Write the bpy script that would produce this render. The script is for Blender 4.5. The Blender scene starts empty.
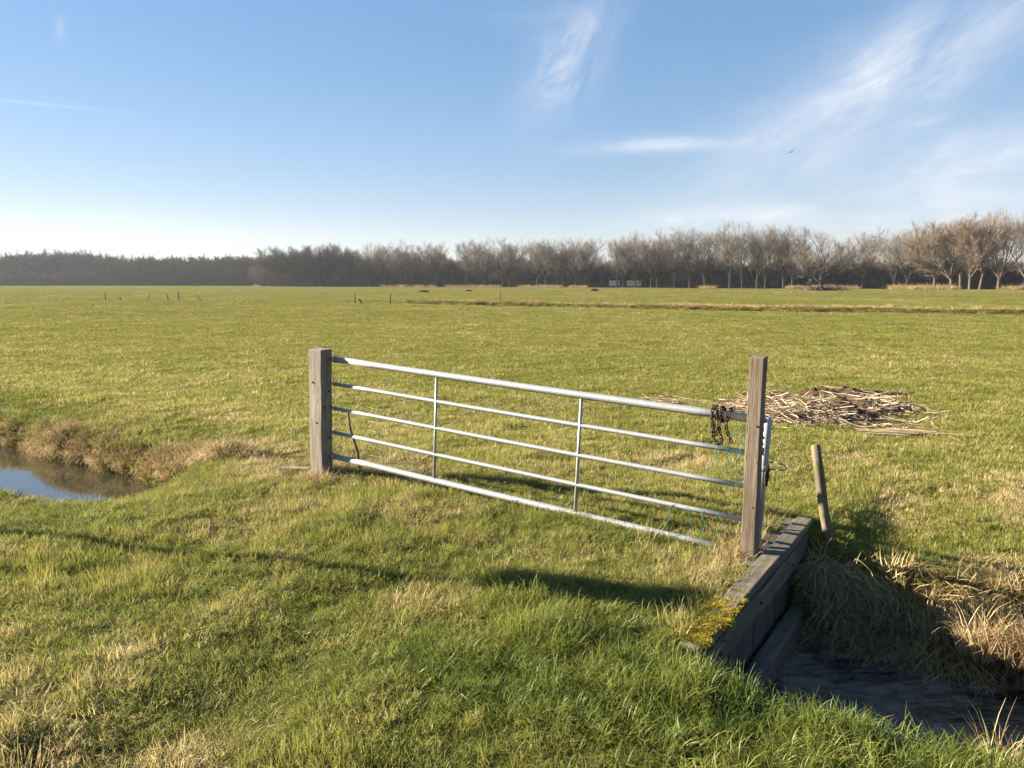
import bpy, bmesh, math, random
import numpy as np
from mathutils import Vector, Matrix, noise as mnoise

R = math.radians
random.seed(7)
rng = np.random.default_rng(11)
scene = bpy.context.scene
COL = scene.collection

# ------------------------------------------------------------------ frame
# The ditch and the gate run along one direction (g); n points across the
# ditch, away from the viewer.  Everything near is laid out in (g, n) metres.
GA = R(-33.1)
GX, GY = math.cos(GA), math.sin(GA)
NX, NY = -GY, GX
CAM_H = 1.70
PITCH = R(7.55)
FPX = 770.0

def W(g, n, z=0.0):
    return Vector((g * GX + n * NX, g * GY + n * NY, z))

def smooth(a, b, x):
    t = np.clip((x - a) / (b - a), 0.0, 1.0)
    return t * t * (3 - 2 * t)

_tab = np.random.default_rng(3).random((256, 256))
def vnoise(x, y, s=0):
    x = np.asarray(x, float) + s * 17.31; y = np.asarray(y, float) + s * 9.77
    xi = np.floor(x).astype(int); yi = np.floor(y).astype(int)
    fx = x - xi; fy = y - yi
    fx = fx * fx * (3 - 2 * fx); fy = fy * fy * (3 - 2 * fy)
    a = _tab[xi & 255, yi & 255]; b = _tab[(xi + 1) & 255, yi & 255]
    c = _tab[xi & 255, (yi + 1) & 255]; d = _tab[(xi + 1) & 255, (yi + 1) & 255]
    return ((a * (1 - fx) + b * fx) * (1 - fy) + (c * (1 - fx) + d * fx) * fy) * 2 - 1

def fbm(x, y, s=0, o=3):
    v = 0; a = 1.0; t = 0
    for k in range(o):
        v = v + a * vnoise(x * 2 ** k, y * 2 ** k, s + k * 3); t += a; a *= .5
    return v / t

WATER_Z = -0.60
WATER_LEFT = -0.42

def ditch_mask(g, n):
    """1 inside the near ditches, 0 on the land."""
    wob = .10 * vnoise(g * 1.1, g * 0 + 2.2, 5) + .06 * vnoise(g * 2.9, g * 0 + 7.1, 6)
    # left ditch
    near = smooth(2.95, 3.60, n + .5 * wob)
    far = 1 - smooth(4.34, 4.80, n + wob)
    left = near * far * smooth(-6.0, -8.5, g + .25 * (n - 4.2))
    # right ditch
    near = smooth(2.95, 3.60, n + .5 * wob)
    far = 1 - smooth(5.05, 5.44, n + wob)
    right = near * far * smooth(-1.225, -1.175, g)
    return np.maximum(left, right)

def far_ditch_mask(g, n):
    wob = .5 * vnoise(g * .09, g * 0 + 1.3, 8) + .25 * vnoise(g * .45, g * 0 + 4.1, 9)
    a = smooth(51.0, 51.7, n + wob) * (1 - smooth(52.9, 53.3, n + wob))
    br = smooth(-.25, .05, vnoise(g * .055, g * 0 + 9.5, 10)+.35) 
    ext = smooth(-47, -44, g) * (1 - .0 * g)
    return a * br * ext

def base_h(g, n):
    d = np.hypot(g, n)
    z = -.10 * smooth(4.9, 7.5, n) - .12 * smooth(10, 60, n) + .12 * smooth(95, 170, d)
    amp = 1 - .6 * smooth(8, 25, d)
    z = z + amp * (.024 * fbm(g * 3.1, n * 3.1, 1, 3) + .040 * fbm(g * .62, n * .62, 2, 2))
    # two worn wheel ruts running over the dam, and the dip beside the gate
    z = z - .035 * np.exp(-((g + 2.75 + .15 * vnoise(n * .5, n * 0, 4)) / .35) ** 2) * smooth(9, 5, n)
    z = z - .030 * np.exp(-((g + 4.55 + .15 * vnoise(n * .5, n * 0 + 3, 4)) / .35) ** 2) * smooth(9, 5, n)
    # the near bank slopes gently down to the left ditch; the meadow sinks towards the right one
    z = z - .15 * smooth(1.5, 2.9, n) * smooth(4.6, 4.0, n) * smooth(-5.0, -7.0, g)
    z = z - .17 * smooth(-1.15, -.7, g) * smooth(7.6, 5.6, n) * smooth(4.2, 5.0, n)
    z = z - .045 * np.exp(-((g + 1.75) / .55) ** 2 - ((n - 4.75) / .45) ** 2)
    z = z - .10 * smooth(-6.3, -7.6, g) * smooth(6.5, 5.0, n) * smooth(3.9, 4.5, n)
    z = z + .10 * fbm(g * .05, n * .05, 12, 2) * smooth(20, 60, d)
    return z

def H(g, n):
    g = np.asarray(g, float); n = np.asarray(n, float)
    b = base_h(g, n)
    m = ditch_mask(g, n)
    z = b * (1 - m) + (-1.0) * m
    m2 = far_ditch_mask(g, n)
    z = z - .62 * m2
    # spoil bank beyond the far ditch
    rise = smooth(52.9, 53.6, n + .5 * vnoise(g * .09, g * 0 + 1.3, 8)) * smooth(-58, -48, g)
    z = z + rise * (.15 + .16 * smooth(57, 54, n) * (.6 + .4 * vnoise(g * .5, g * 0, 14)))
    return z

# ------------------------------------------------------------------ helpers
def link(o, parent=None):
    COL.objects.link(o)
    if parent is not None:
        o.parent = parent
    return o

def mesh_obj(name, verts, faces, mats, parent=None, smooth_shade=True, mat_idx=None):
    me = bpy.data.meshes.new(name)
    me.from_pydata([tuple(v) for v in verts], [], faces)
    for m in (mats if isinstance(mats, (list, tuple)) else [mats]):
        me.materials.append(m)
    if mat_idx is not None:
        me.polygons.foreach_set('material_index', mat_idx)
    if smooth_shade:
        me.polygons.foreach_set('use_smooth', [True] * len(me.polygons))
    me.update()
    return link(bpy.data.objects.new(name, me), parent)

def bm_obj(name, bm, mats, parent=None, smooth_shade=False):
    me = bpy.data.meshes.new(name)
    bm.normal_update(); bm.to_mesh(me); bm.free()
    for m in (mats if isinstance(mats, (list, tuple)) else [mats]):
        me.materials.append(m)
    if smooth_shade:
        me.polygons.foreach_set('use_smooth', [True] * len(me.polygons))
    return link(bpy.data.objects.new(name, me), parent)

def empty(name, loc, rot=(0, 0, 0)):
    o = bpy.data.objects.new(name, None)
    o.empty_display_size = .2
    o.location = loc; o.rotation_euler = rot
    return link(o)

def tag(o, label=None, cat=None, group=None, kind=None):
    if label: o['label'] = label
    if cat: o['category'] = cat
    if group: o['group'] = group
    if kind: o['kind'] = kind
    return o

class Geo:
    def __init__(s): s.v = []; s.f = []; s.mi = []
    def tube(s, pts, rad, k=8, cap=True, mi=0):
        pts = [Vector(p) for p in pts]
        if not isinstance(rad, (list, tuple)): rad = [rad] * len(pts)
        rings = []
        t0 = (pts[1] - pts[0]).normalized()
        up = Vector((0, 0, 1)) if abs(t0.z) < .9 else Vector((1, 0, 0))
        u = t0.cross(up).normalized()
        for i, p in enumerate(pts):
            if i == 0: t = pts[1] - pts[0]
            elif i == len(pts) - 1: t = pts[-1] - pts[-2]
            else: t = pts[i + 1] - pts[i - 1]
            t.normalize()
            u = (u - t * u.dot(t))
            if u.length < 1e-6: u = t.orthogonal()
            u.normalize(); w = t.cross(u)
            b = len(s.v)
            for j in range(k):
                a = 2 * math.pi * j / k
                s.v.append(p + (u * math.cos(a) + w * math.sin(a)) * rad[i])
            rings.append(b)
        for a, b in zip(rings[:-1], rings[1:]):
            for j in range(k):
                s.f.append((a + j, a + (j + 1) % k, b + (j + 1) % k, b + j)); s.mi.append(mi)
        if cap:
            s.f.append(tuple(rings[0] + j for j in reversed(range(k)))); s.mi.append(mi)
            s.f.append(tuple(rings[-1] + j for j in range(k))); s.mi.append(mi)
    def ribbon(s, pts, wid, side, mi=0):
        b = len(s.v)
        n = len(pts)
        for p, w in zip(pts, wid):
            s.v.append(Vector(p) - side * w * .5); s.v.append(Vector(p) + side * w * .5)
        for i in range(n - 1):
            s.f.append((b + 2 * i, b + 2 * i + 1, b + 2 * i + 3, b + 2 * i + 2)); s.mi.append(mi)
    def obj(s, name, mats, parent=None, smooth_shade=True):
        return mesh_obj(name, s.v, s.f, mats, parent, smooth_shade, s.mi)

def wood_box(name, sx, sy, sz, mat, parent, loc=(0, 0, 0), rot=(0, 0, 0), seg=10, axis=2, jit=.003, bev=.006, seed=0, wear=0.0):
    """a weathered timber: base at z=0 for axis 2, centred for the others"""
    rr = random.Random(seed)
    bm = bmesh.new()
    bmesh.ops.create_cube(bm, size=1)
    for v in bm.verts:
        v.co.x *= sx; v.co.y *= sy; v.co.z *= sz
    es = [e for e in bm.edges if abs((e.verts[0].co - e.verts[1].co)[axis]) > 1e-6]
    bmesh.ops.subdivide_edges(bm, edges=es, cuts=seg, use_grid_fill=True)
    for v in bm.verts:
        q = v.co * 3.0 + Vector((seed * 1.7, seed * .9, seed * 2.3))
        nv = mnoise.noise_vector(q)
        v.co += Vector((nv.x, nv.y, nv.z)) * jit * 2
        if wear and v.co[axis] > .45 * (sx, sy, sz)[axis]:
            v.co[axis] += rr.uniform(-wear, wear)
    if bev:
        longe = [e for e in bm.edges if len(e.link_faces) == 2 and e.calc_face_angle(0) > .8]
        bmesh.ops.bevel(bm, geom=longe, offset=bev, segments=2, affect='EDGES', profile=.6)
    if axis == 2:
        for v in bm.verts: v.co.z += sz / 2
    o = bm_obj(name, bm, mat, parent)
    o.location = loc; o.rotation_euler = rot
    return o

# ------------------------------------------------------------------ materials
class NT:
    def __init__(s, tree): s.t = tree; s.n = tree.nodes; s.l = tree.links
    def add(s, typ, **kw):
        nd = s.n.new(typ)
        for k, v in kw.items():
            if k in ('inp',):
                for a, b in v.items(): s.set(nd, a, b)
            else: setattr(nd, k, v)
        return nd
    def set(s, nd, a, b):
        sock = nd.inputs[a]
        if hasattr(b, 'is_output'): s.l.new(b, sock)
        elif hasattr(b, 'outputs'): s.l.new(b.outputs[0], sock)
        else: sock.default_value = b
    def math(s, op, a, b=0.0, c=None, clamp=False):
        nd = s.n.new('ShaderNodeMath'); nd.operation = op; nd.use_clamp = clamp
        s.set(nd, 0, a); s.set(nd, 1, b)
        if c is not None: s.set(nd, 2, c)
        return nd.outputs[0]
    def mix(s, f, a, b, blend='MIX'):
        nd = s.n.new('ShaderNodeMix'); nd.data_type = 'RGBA'; nd.blend_type = blend
        for i, v in ((0, f), (6, a), (7, b)):
            if hasattr(v, 'is_output'): s.l.new(v, nd.inputs[i])
            else: nd.inputs[i].default_value = v if i == 0 else (*v[:3], 1)
        return nd.outputs[2]
    def noise(s, vec, scale, detail=3, rough=.55, dist=0.0, dim='3D'):
        nd = s.n.new('ShaderNodeTexNoise'); nd.noise_dimensions = dim
        s.set(nd, 'Scale', scale); s.set(nd, 'Detail', detail); s.set(nd, 'Roughness', rough); s.set(nd, 'Distortion', dist)
        if vec is not None: s.l.new(vec, nd.inputs['Vector'])
        return nd.outputs[0]
    def ramp(s, fac, stops, interp='LINEAR'):
        nd = s.n.new('ShaderNodeValToRGB'); cr = nd.color_ramp; cr.interpolation = interp
        while len(cr.elements) < len(stops): cr.elements.new(.5)
        for e, (p, c) in zip(cr.elements, stops):
            e.position = p; e.color = (*c, 1) if len(c) == 3 else c
        s.l.new(fac, nd.inputs[0])
        return nd.outputs[0]
    def mapr(s, v, a, b, c=0.0, d=1.0, smoothst=False):
        nd = s.n.new('ShaderNodeMapRange')
        nd.interpolation_type = 'SMOOTHSTEP' if smoothst else 'LINEAR'
        s.l.new(v, nd.inputs[0])
        for i, q in enumerate((a, b, c, d)): nd.inputs[i + 1].default_value = q
        return nd.outputs[0]

def new_mat(name):
    m = bpy.data.materials.new(name); m.use_nodes = True
    m.node_tree.nodes.clear()
    t = NT(m.node_tree)
    out = t.add('ShaderNodeOutputMaterial')
    return m, t, out

def principled(t, out, color, rough=.8, bump=None, metal=0.0, bump_str=.3, bump_dist=.01, spec=.3):
    b = t.add('ShaderNodeBsdfPrincipled')
    t.set(b, 'Base Color', color if hasattr(color, 'is_output') else (*color, 1))
    t.set(b, 'Roughness', rough); t.set(b, 'Metallic', metal)
    t.set(b, 'Specular IOR Level', spec)
    if bump is not None:
        bp = t.add('ShaderNodeBump'); t.set(bp, 'Strength', bump_str); t.set(bp, 'Distance', bump_dist)
        t.l.new(bump, bp.inputs['Height']); t.l.new(bp.outputs[0], b.inputs['Normal'])
    t.l.new(b.outputs[0], out.inputs[0])
    return b

def blade_material(name, stops, trans=.45, tint_gain=.35):
    m, t, out = new_mat(name)
    at = t.add('ShaderNodeAttribute', attribute_type='INSTANCER', attribute_name='tint')
    geo = t.add('ShaderNodeNewGeometry')
    rnd = t.math('SUBTRACT', geo.outputs['Random Per Island'], .5)
    f = t.math('MULTIPLY_ADD', rnd, tint_gain, at.outputs['Fac'], clamp=True)
    col = t.ramp(f, stops)
    d = t.add('ShaderNodeBsdfDiffuse'); t.set(d, 'Color', col)
    tr = t.add('ShaderNodeBsdfTranslucent'); t.set(tr, 'Color', col)
    mx = t.add('ShaderNodeMixShader', inp={0: trans}); t.l.new(d.outputs[0], mx.inputs[1]); t.l.new(tr.outputs[0], mx.inputs[2])
    gl = t.add('ShaderNodeBsdfGlossy'); t.set(gl, 'Roughness', .42); t.set(gl, 'Color', (1, 1, 1, 1))
    mx2 = t.add('ShaderNodeMixShader', inp={0: .010}); t.l.new(mx.outputs[0], mx2.inputs[1]); t.l.new(gl.outputs[0], mx2.inputs[2])
    t.l.new(mx2.outputs[0], out.inputs[0])
    return m

GREEN_STOPS = [(0, (.095, .138, .028)), (.3, (.165, .188, .036)), (.55, (.235, .225, .053)), (.78, (.32, .27, .105)), (1, (.45, .36, .19))]
DRY_STOPS = [(0, (.085, .110, .020)), (.3, (.19, .155, .050)), (.6, (.32, .235, .11)), (1, (.52, .39, .22))]
M_BLADE = blade_material('grass_blade', GREEN_STOPS)
M_DRY = blade_material('dry_blade', DRY_STOPS, trans=.25, tint_gain=.5)
M_MOSS = blade_material('moss_blade', [(0, (.10, .09, .010)), (.5, (.32, .26, .014)), (1, (.46, .36, .03))], trans=.2, tint_gain=.8)

def make_ground_mat():
    m, t, out = new_mat('meadow_ground')
    geo = t.add('ShaderNodeNewGeometry'); pos = geo.outputs['Position']
    n1 = t.noise(pos, .55, 4); n2 = t.noise(pos, 9, 4, .65); n3 = t.noise(pos, 45, 3, .6); n4 = t.noise(pos, .035, 3)
    a = t.mix(t.mapr(n2, .35, .65), (.045, .036, .016), (.075, .078, .020))
    a = t.mix(t.mapr(n1, .35, .7), a, (.070, .085, .018))
    # beyond the blades the sheet itself carries the colour of grazed turf
    f = t.math('ADD', t.math('MULTIPLY', n1, .5), t.math('MULTIPLY', n2, .5))
    farc = t.ramp(f, [(.3, (.075, .080, .020)), (.5, (.100, .102, .026)), (.7, (.125, .118, .034))])
    farc = t.mix(t.mapr(n4, .35, .65, 0, .5), farc, (.130, .122, .040))
    fa = t.add('ShaderNodeAttribute', attribute_name='farness').outputs['Fac']
    a = t.mix(fa, a, farc)
    so = t.add('ShaderNodeAttribute', attribute_name='soil').outputs['Fac']
    soilc = t.mix(n2, (.020, .014, .009), (.060, .042, .024))
    a = t.mix(so, a, soilc)
    h = t.math('ADD', n2, t.math('MULTIPLY', n3, .5))
    principled(t, out, a, 1.0, h, bump_str=.8, bump_dist=.03, spec=0.0)
    return m
M_GROUND = make_ground_mat()

def make_wood(name, c1, c2, c3, grain=(34, 34, 2.2), bump=.5, moss=0.0):
    m, t, out = new_mat(name)
    tc = t.add('ShaderNodeTexCoord')
    oi = t.add('ShaderNodeObjectInfo')
    off = t.add('ShaderNodeVectorMath', operation='ADD'); t.l.new(tc.outputs['Object'], off.inputs[0])
    sc = t.math('MULTIPLY', oi.outputs['Random'], 13.0)
    t.l.new(sc, off.inputs[1])
    mp = t.add('ShaderNodeMapping'); t.l.new(off.outputs[0], mp.inputs[0]); mp.inputs['Scale'].default_value = grain
    g = t.noise(mp.outputs[0], 1.0, 6, .65, .4)
    mp2 = t.add('ShaderNodeMapping'); t.l.new(off.outputs[0], mp2.inputs[0]); mp2.inputs['Scale'].default_value = tuple(q * 3.4 for q in grain)
    g2 = t.noise(mp2.outputs[0], 1.0, 3, .6)
    big = t.noise(off.outputs[0], 5.0, 3)
    c = t.ramp(g, [(.28, c1), (.5, c2), (.74, c3)])
    c = t.mix(t.mapr(g2, .60, .72), c, tuple(q * .22 for q in c1))
    c = t.mix(t.mapr(big, .42, .7, 0, .45), c, tuple(q * .8 for q in c2))
    if moss:
        mo = t.mapr(t.noise(off.outputs[0], 14, 4), .62 - moss * .25, .72 - moss * .2)
        c = t.mix(mo, c, (.09, .095, .02))
    h = t.math('ADD', g, t.math('MULTIPLY', g2, .6))
    principled(t, out, c, .88, h, bump_str=bump, bump_dist=.006, spec=.2)
    return m
M_POST = make_wood('weathered_post_wood', (.085, .070, .056), (.175, .148, .122), (.28, .24, .205))
M_POST2 = make_wood('weathered_post_brown', (.065, .049, .035), (.145, .112, .083), (.235, .186, .14))
M_ROUND = make_wood('old_stake_wood', (.06, .05, .036), (.13, .105, .075), (.21, .17, .125), moss=.3)
M_WALL_X = make_wood('wall_timber', (.052, .043, .034), (.115, .097, .078), (.195, .168, .135), grain=(34, 2.4, 34), moss=.25)
M_WALL_Z = make_wood('wall_board', (.040, .034, .028), (.092, .079, .066), (.15, .13, .108), moss=.2)
M_PLANK = make_wood('old_plank_wood', (.08, .07, .055), (.17, .145, .11), (.26, .22, .17), grain=(2.4, 34, 34))

def make_galv():
    m, t, out = new_mat('galvanised_steel')
    tc = t.add('ShaderNodeTexCoord'); p = tc.outputs['Object']
    v = t.add('ShaderNodeTexVoronoi'); t.set(v, 'Scale', 60.0); t.l.new(p, v.inputs['Vector'])
    n = t.noise(p, 7, 5, .65); n2 = t.noise(p, 130, 2)
    c = t.mix(v.outputs['Color'], (.25, .26, .27), (.34, .35, .355))
    c = t.mix(t.mapr(n, .45, .72, 0, .55), c, (.19, .185, .175))
    b = principled(t, out, c, .5, t.math('ADD', n2, n), metal=.35, bump_str=.1, bump_dist=.002, spec=.5)
    t.set(b, 'Roughness', t.mapr(n, .3, .7, .38, .62))
    return m
M_GALV = make_galv()

def simple_mat(name, c1, c2, scale=20, rough=.8, metal=0.0, bump=.3, spec=.3):
    m, t, out = new_mat(name)
    tc = t.add('ShaderNodeTexCoord')
    n = t.noise(tc.outputs['Object'], scale, 4, .6)
    principled(t, out, t.mix(t.mapr(n, .3, .7), c1, c2), rough, n, metal=metal, bump_str=bump, bump_dist=.004, spec=spec)
    return m
M_RUST = simple_mat('rusty_iron', (.022, .014, .011), (.085, .042, .025), 60, .75, .4)
M_WIRE = simple_mat('dull_wire', (.20, .20, .19), (.34, .34, .33), 30, .55, .5)
M_TWINE = simple_mat('teal_twine', (.01, .11, .11), (.03, .20, .19), 60, .8)
M_WHITE = simple_mat('off_white_panel', (.62, .63, .64), (.74, .75, .76), 3, .6)
M_DARKPANE = simple_mat('dark_window', (.03, .035, .04), (.05, .055, .06), 3, .2)
M_SOIL = simple_mat('dark_dung', (.030, .019, .012), (.095, .062, .037), 18, .95, 0, 1.0, .1)
M_GULL = simple_mat('grey_feather', (.035, .035, .04), (.07, .07, .075), 6, .8)
M_BARK = simple_mat('grey_bark', (.020, .016, .014), (.046, .037, .031), 1.6, .95, 0, .4, .1)
M_BARK_PALE = simple_mat('pale_bark', (.055, .044, .034), (.115, .092, .070), 1.6, .95, 0, .4, .1)
M_TWIG = simple_mat('grey_twig', (.125, .104, .088), (.225, .188, .158), .5, .95, 0, .1, .1)
M_TWIG_BROWN = simple_mat('brown_twig', (.135, .104, .076), (.225, .176, .130), .5, .95, 0, .1, .1)
M_TWIG_DARK = simple_mat('dark_twig', (.050, .043, .040), (.095, .080, .070), .5, .95, 0, .1, .1)

def make_stalk_mat():
    m, t, out = new_mat('dry_reed_stalk')
    geo = t.add('ShaderNodeNewGeometry')
    r = geo.outputs['Random Per Island']
    n = t.noise(geo.outputs['Position'], 14, 3)
    c = t.ramp(r, [(0, (.085, .055, .034)), (.3, (.20, .145, .090)), (.65, (.36, .275, .180)), (1, (.55, .45, .32))])
    c = t.mix(t.mapr(n, .5, .75, 0, .5), c, (.12, .08, .05))
    principled(t, out, c, .75, None, spec=.25)
    return m
M_STALK = make_stalk_mat()

def make_water(name, kind):
    m, t, out = new_mat(name)
    geo = t.add('ShaderNodeNewGeometry'); pos = geo.outputs['Position']
    n = t.noise(pos, 5.0, 3, .5); n2 = t.noise(pos, 23.0, 2, .5)
    bump = t.math('ADD', n, t.math('MULTIPLY', n2, .25))
    if kind == 'clear':
        b = principled(t, out, (.030, .028, .020), .03, bump, bump_str=.03, bump_dist=.02, spec=1.0)
        t.set(b, 'IOR', 2.0)
    else:
        mp = t.add('ShaderNodeMapping'); t.l.new(pos, mp.inputs[0])
        mp.inputs['Rotation'].default_value = (0, 0, -GA); mp.inputs['Scale'].default_value = (1.0, 2.3, 1)
        s = t.noise(mp.outputs[0], 1.7, 5, .62, .9); s2 = t.noise(mp.outputs[0], 9, 4, .62, .5)
        f = t.mapr(t.math('ADD', t.math('MULTIPLY', s, .65), t.math('MULTIPLY', s2, .35)), .42, .66)
        c = t.mix(f, (.022, .019, .015), (.20, .165, .12))
        b = principled(t, out, c, .2, bump, bump_str=.10, bump_dist=.02, spec=.32)
        t.set(b, 'Roughness', t.mapr(f, 0, 1, .10, .5)); t.set(b, 'IOR', 1.33)
    return m
M_WATER_L = make_water('ditch_water_clear', 'clear')
M_WATER_R = make_water('ditch_water_filmed', 'film')

# ------------------------------------------------------------------ ground
def axis(parts):
    out = []
    for a, b, s in parts:
        k = max(1, int(round((b - a) / s)))
        out += list(np.linspace(a, b, k, endpoint=False))
    return out
def grow(a, s, f, end):
    out = []; x = a
    while x < end:
        out.append(x); s *= f; x += s
    out.append(end)
    return out
ga = axis([(-60, -16, .8), (-16, -13, .2), (-13, -1.4, .07), (-1.4, -1.0, .035), (-1.0, 4.0, .07), (4.0, 8, .2), (8, 40, .8)])
ga = [-v for v in reversed(grow(60.8, .8, 1.25, 1600))] + ga + grow(40, .8, 1.25, 1600)
na = axis([(-6, 1, .3), (1, 7.5, .06), (7.5, 13, .12), (13, 30, .35), (30, 50, .9), (50, 56, .18), (56, 70, 1.0)])
na = [-v for v in reversed(grow(6.3, .3, 1.4, 400))] + na + grow(70, 1.0, 1.14, 1800)
G, N = np.meshgrid(np.array(ga), np.array(na), indexing='ij')
Z = H(G, N)
nG, nN = G.shape
X = G * GX + N * NX; Y = G * GY + N * NY
verts = np.stack([X, Y, Z], -1).reshape(-1, 3)
idx = np.arange(nG * nN).reshape(nG, nN)
faces = np.stack([idx[:-1, :-1], idx[1:, :-1], idx[1:, 1:], idx[:-1, 1:]], -1).reshape(-1, 4)
me = bpy.data.meshes.new('ground')
me.from_pydata(verts.tolist(), [], faces.tolist())
me.materials.append(M_GROUND)
me.polygons.foreach_set('use_smooth', [True] * len(me.polygons))
soil = np.maximum(smooth(.12, .4, ditch_mask(G, N)), .9 * smooth(.15, .6, far_ditch_mask(G, N)))
soil = np.maximum(soil, .85 * np.exp(-((N - 53.3 + .5 * vnoise(G * .09, G * 0 + 1.3, 8)) / .35) ** 2) * smooth(-48, -44, G) * smooth(6, -8, G) * smooth(-.3, .2, vnoise(G * .16, G * 0 + 6, 15)))
sp = fbm(G * 1.0, N * 1.0, 31, 3)
soil = np.maximum(soil, .7 * smooth(.38, .6, sp) * (np.hypot(G, N) < 7))
far = smooth(9, 30, np.hypot(G, N))
for nm, arr in (('soil', soil), ('farness', far)):
    at = me.attributes.new(nm, 'FLOAT', 'POINT'); at.data.foreach_set('value', arr.reshape(-1).astype(np.float32))
tag(link(bpy.data.objects.new('ground', me)), kind='structure')

def water(name, g0, g1, n0, n1, mat, z):
    k = 12
    v = [W(g0 + (g1 - g0) * i / k, n0 if j == 0 else n1, z) for i in range(k + 1) for j in range(2)]
    f = [(2 * i, 2 * i + 2, 2 * i + 3, 2 * i + 1) for i in range(k)]
    return tag(mesh_obj(name, v, f, mat), kind='structure')
water('ditch_water', -58, -6.4, 2.9, 5.2, M_WATER_L, WATER_LEFT)
water('ditch_water_dark', -1.16, 38, 2.9, 5.9, M_WATER_R, WATER_Z)

# ------------------------------------------------------------------ scatter
def clump(kind, seed, nbl, rad, hgt, wid, lean=.5, droop=.6, dirx=0.0, flat=0.0, segs=3):
    r = random.Random(seed)
    g = Geo()
    for _ in range(nbl):
        a = r.uniform(0, 2 * math.pi); q = rad * math.sqrt(r.random())
        p = Vector((q * math.cos(a), q * math.sin(a), -.004))
        h = hgt * r.uniform(.45, 1.15)
        a2 = a + r.gauss(0, 1.1)
        d = Vector((math.cos(a2) + dirx, math.sin(a2), 0)); d.normalize()
        ln = lean * r.uniform(.2, 1.4); dr = droop * r.uniform(.3, 1.5)
        pts = [p]; w = []
        ang = math.pi / 2 - ln * .6 - flat * r.uniform(.5, 1.2)
        step = h / segs
        for k in range(segs):
            p = p + d * math.cos(ang) * step + Vector((0, 0, math.sin(ang) * step))
            pts.append(p); ang -= dr * (.6 + .5 * k)
        wb = wid * r.uniform(.7, 1.3)
        ws = [wb * (1 - .15 * k) for k in range(segs)] + [wb * .12]
        side = Vector((-d.y, d.x, 0)); side = (side + Vector((r.gauss(0, .4), r.gauss(0, .4), 0))).normalized()
        g.ribbon(pts, ws, side)
    return g

def proto_collection(cname, geos, mat):
    c = bpy.data.collections.new(cname)
    for i, (nm, g) in enumerate(geos):
        me = bpy.data.meshes.new(nm)
        me.from_pydata([tuple(v) for v in g.v], [], g.f)
        for m in (mat if isinstance(mat, list) else [mat]): me.materials.append(m)
        me.polygons.foreach_set('material_index', g.mi)
        me.polygons.foreach_set('use_smooth', [True] * len(me.polygons))
        o = bpy.data.objects.new('%s_%02d' % (nm, i), me)
        c.objects.link(o)
    return c

def scatter(name, pts, rot, scl, ind, tint, coll, mat):
    n = len(pts)
    me = bpy.data.meshes.new(name)
    me.vertices.add(n)
    me.vertices.foreach_set('co', np.asarray(pts, np.float32).reshape(-1))
    for nm, ty, arr, key in (('rot', 'FLOAT_VECTOR', rot, 'vector'), ('scl', 'FLOAT_VECTOR', scl, 'vector'),
                             ('idx', 'INT', ind, 'value'), ('tint', 'FLOAT', tint, 'value')):
        at = me.attributes.new(nm, ty, 'POINT')
        at.data.foreach_set(key, np.asarray(arr, np.int32 if ty == 'INT' else np.float32).reshape(-1))
    me.materials.append(mat if not isinstance(mat, list) else mat[0])
    o = link(bpy.data.objects.new(name, me))
    ng = bpy.data.node_groups.new(name + '_nodes', 'GeometryNodeTree')
    ng.interface.new_socket('Geometry', in_out='INPUT', socket_type='NodeSocketGeometry')
    ng.interface.new_socket('Geometry', in_out='OUTPUT', socket_type='NodeSocketGeometry')
    gi = ng.nodes.new('NodeGroupInput'); go = ng.nodes.new('NodeGroupOutput')
    iop = ng.nodes.new('GeometryNodeInstanceOnPoints')
    ci = ng.nodes.new('GeometryNodeCollectionInfo')
    ci.inputs['Collection'].default_value = coll
    ci.inputs['Separate Children'].default_value = True
    ci.inputs['Reset Children'].default_value = True
    def named(nm, ty):
        a = ng.nodes.new('GeometryNodeInputNamedAttribute'); a.data_type = ty
        a.inputs['Name'].default_value = nm
        return a.outputs['Attribute']
    er = ng.nodes.new('FunctionNodeEulerToRotation')
    ng.links.new(named('rot', 'FLOAT_VECTOR'), er.inputs[0])
    L = ng.links.new
    L(gi.outputs[0], iop.inputs['Points']); L(ci.outputs[0], iop.inputs['Instance'])
    iop.inputs['Pick Instance'].default_value = True
    L(named('idx', 'INT'), iop.inputs['Instance Index'])
    L(er.outputs[0], iop.inputs['Rotation']); L(named('scl', 'FLOAT_VECTOR'), iop.inputs['Scale'])
    L(iop.outputs[0], go.inputs[0])
    md = o.modifiers.new('scatter', 'NODES'); md.node_group = ng
    return o

def to_xyz(g, n, z): return np.stack([g * GX + n * NX, g * GY + n * NY, z], -1)

# --- turf -----------------------------------------------------------------
turf_geos = []
for s in range(6):
    turf_geos.append(('turf_clump', clump('t', 100 + s, 60, .072, .048, .0023, 1.25, .50)))
for s in range(3):
    turf_geos.append(('turf_clump', clump('t', 130 + s, 38, .085, .055, .0023, 1.2, .4, flat=.9, segs=3)))   # lying dead blades
for s in range(4):
    turf_geos.append(('turf_clump', clump('t', 160 + s, 42, .070, .105, .0033, 1.0, .36, segs=4)))              # rank long blades
for s in range(3):
    turf_geos.append(('turf_clump', clump('t', 190 + s, 78, .095, .034, .0030, .9, .4, segs=2)))               # grazed, for the field
C_TURF = proto_collection('turf_protos', turf_geos, M_BLADE)

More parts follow.
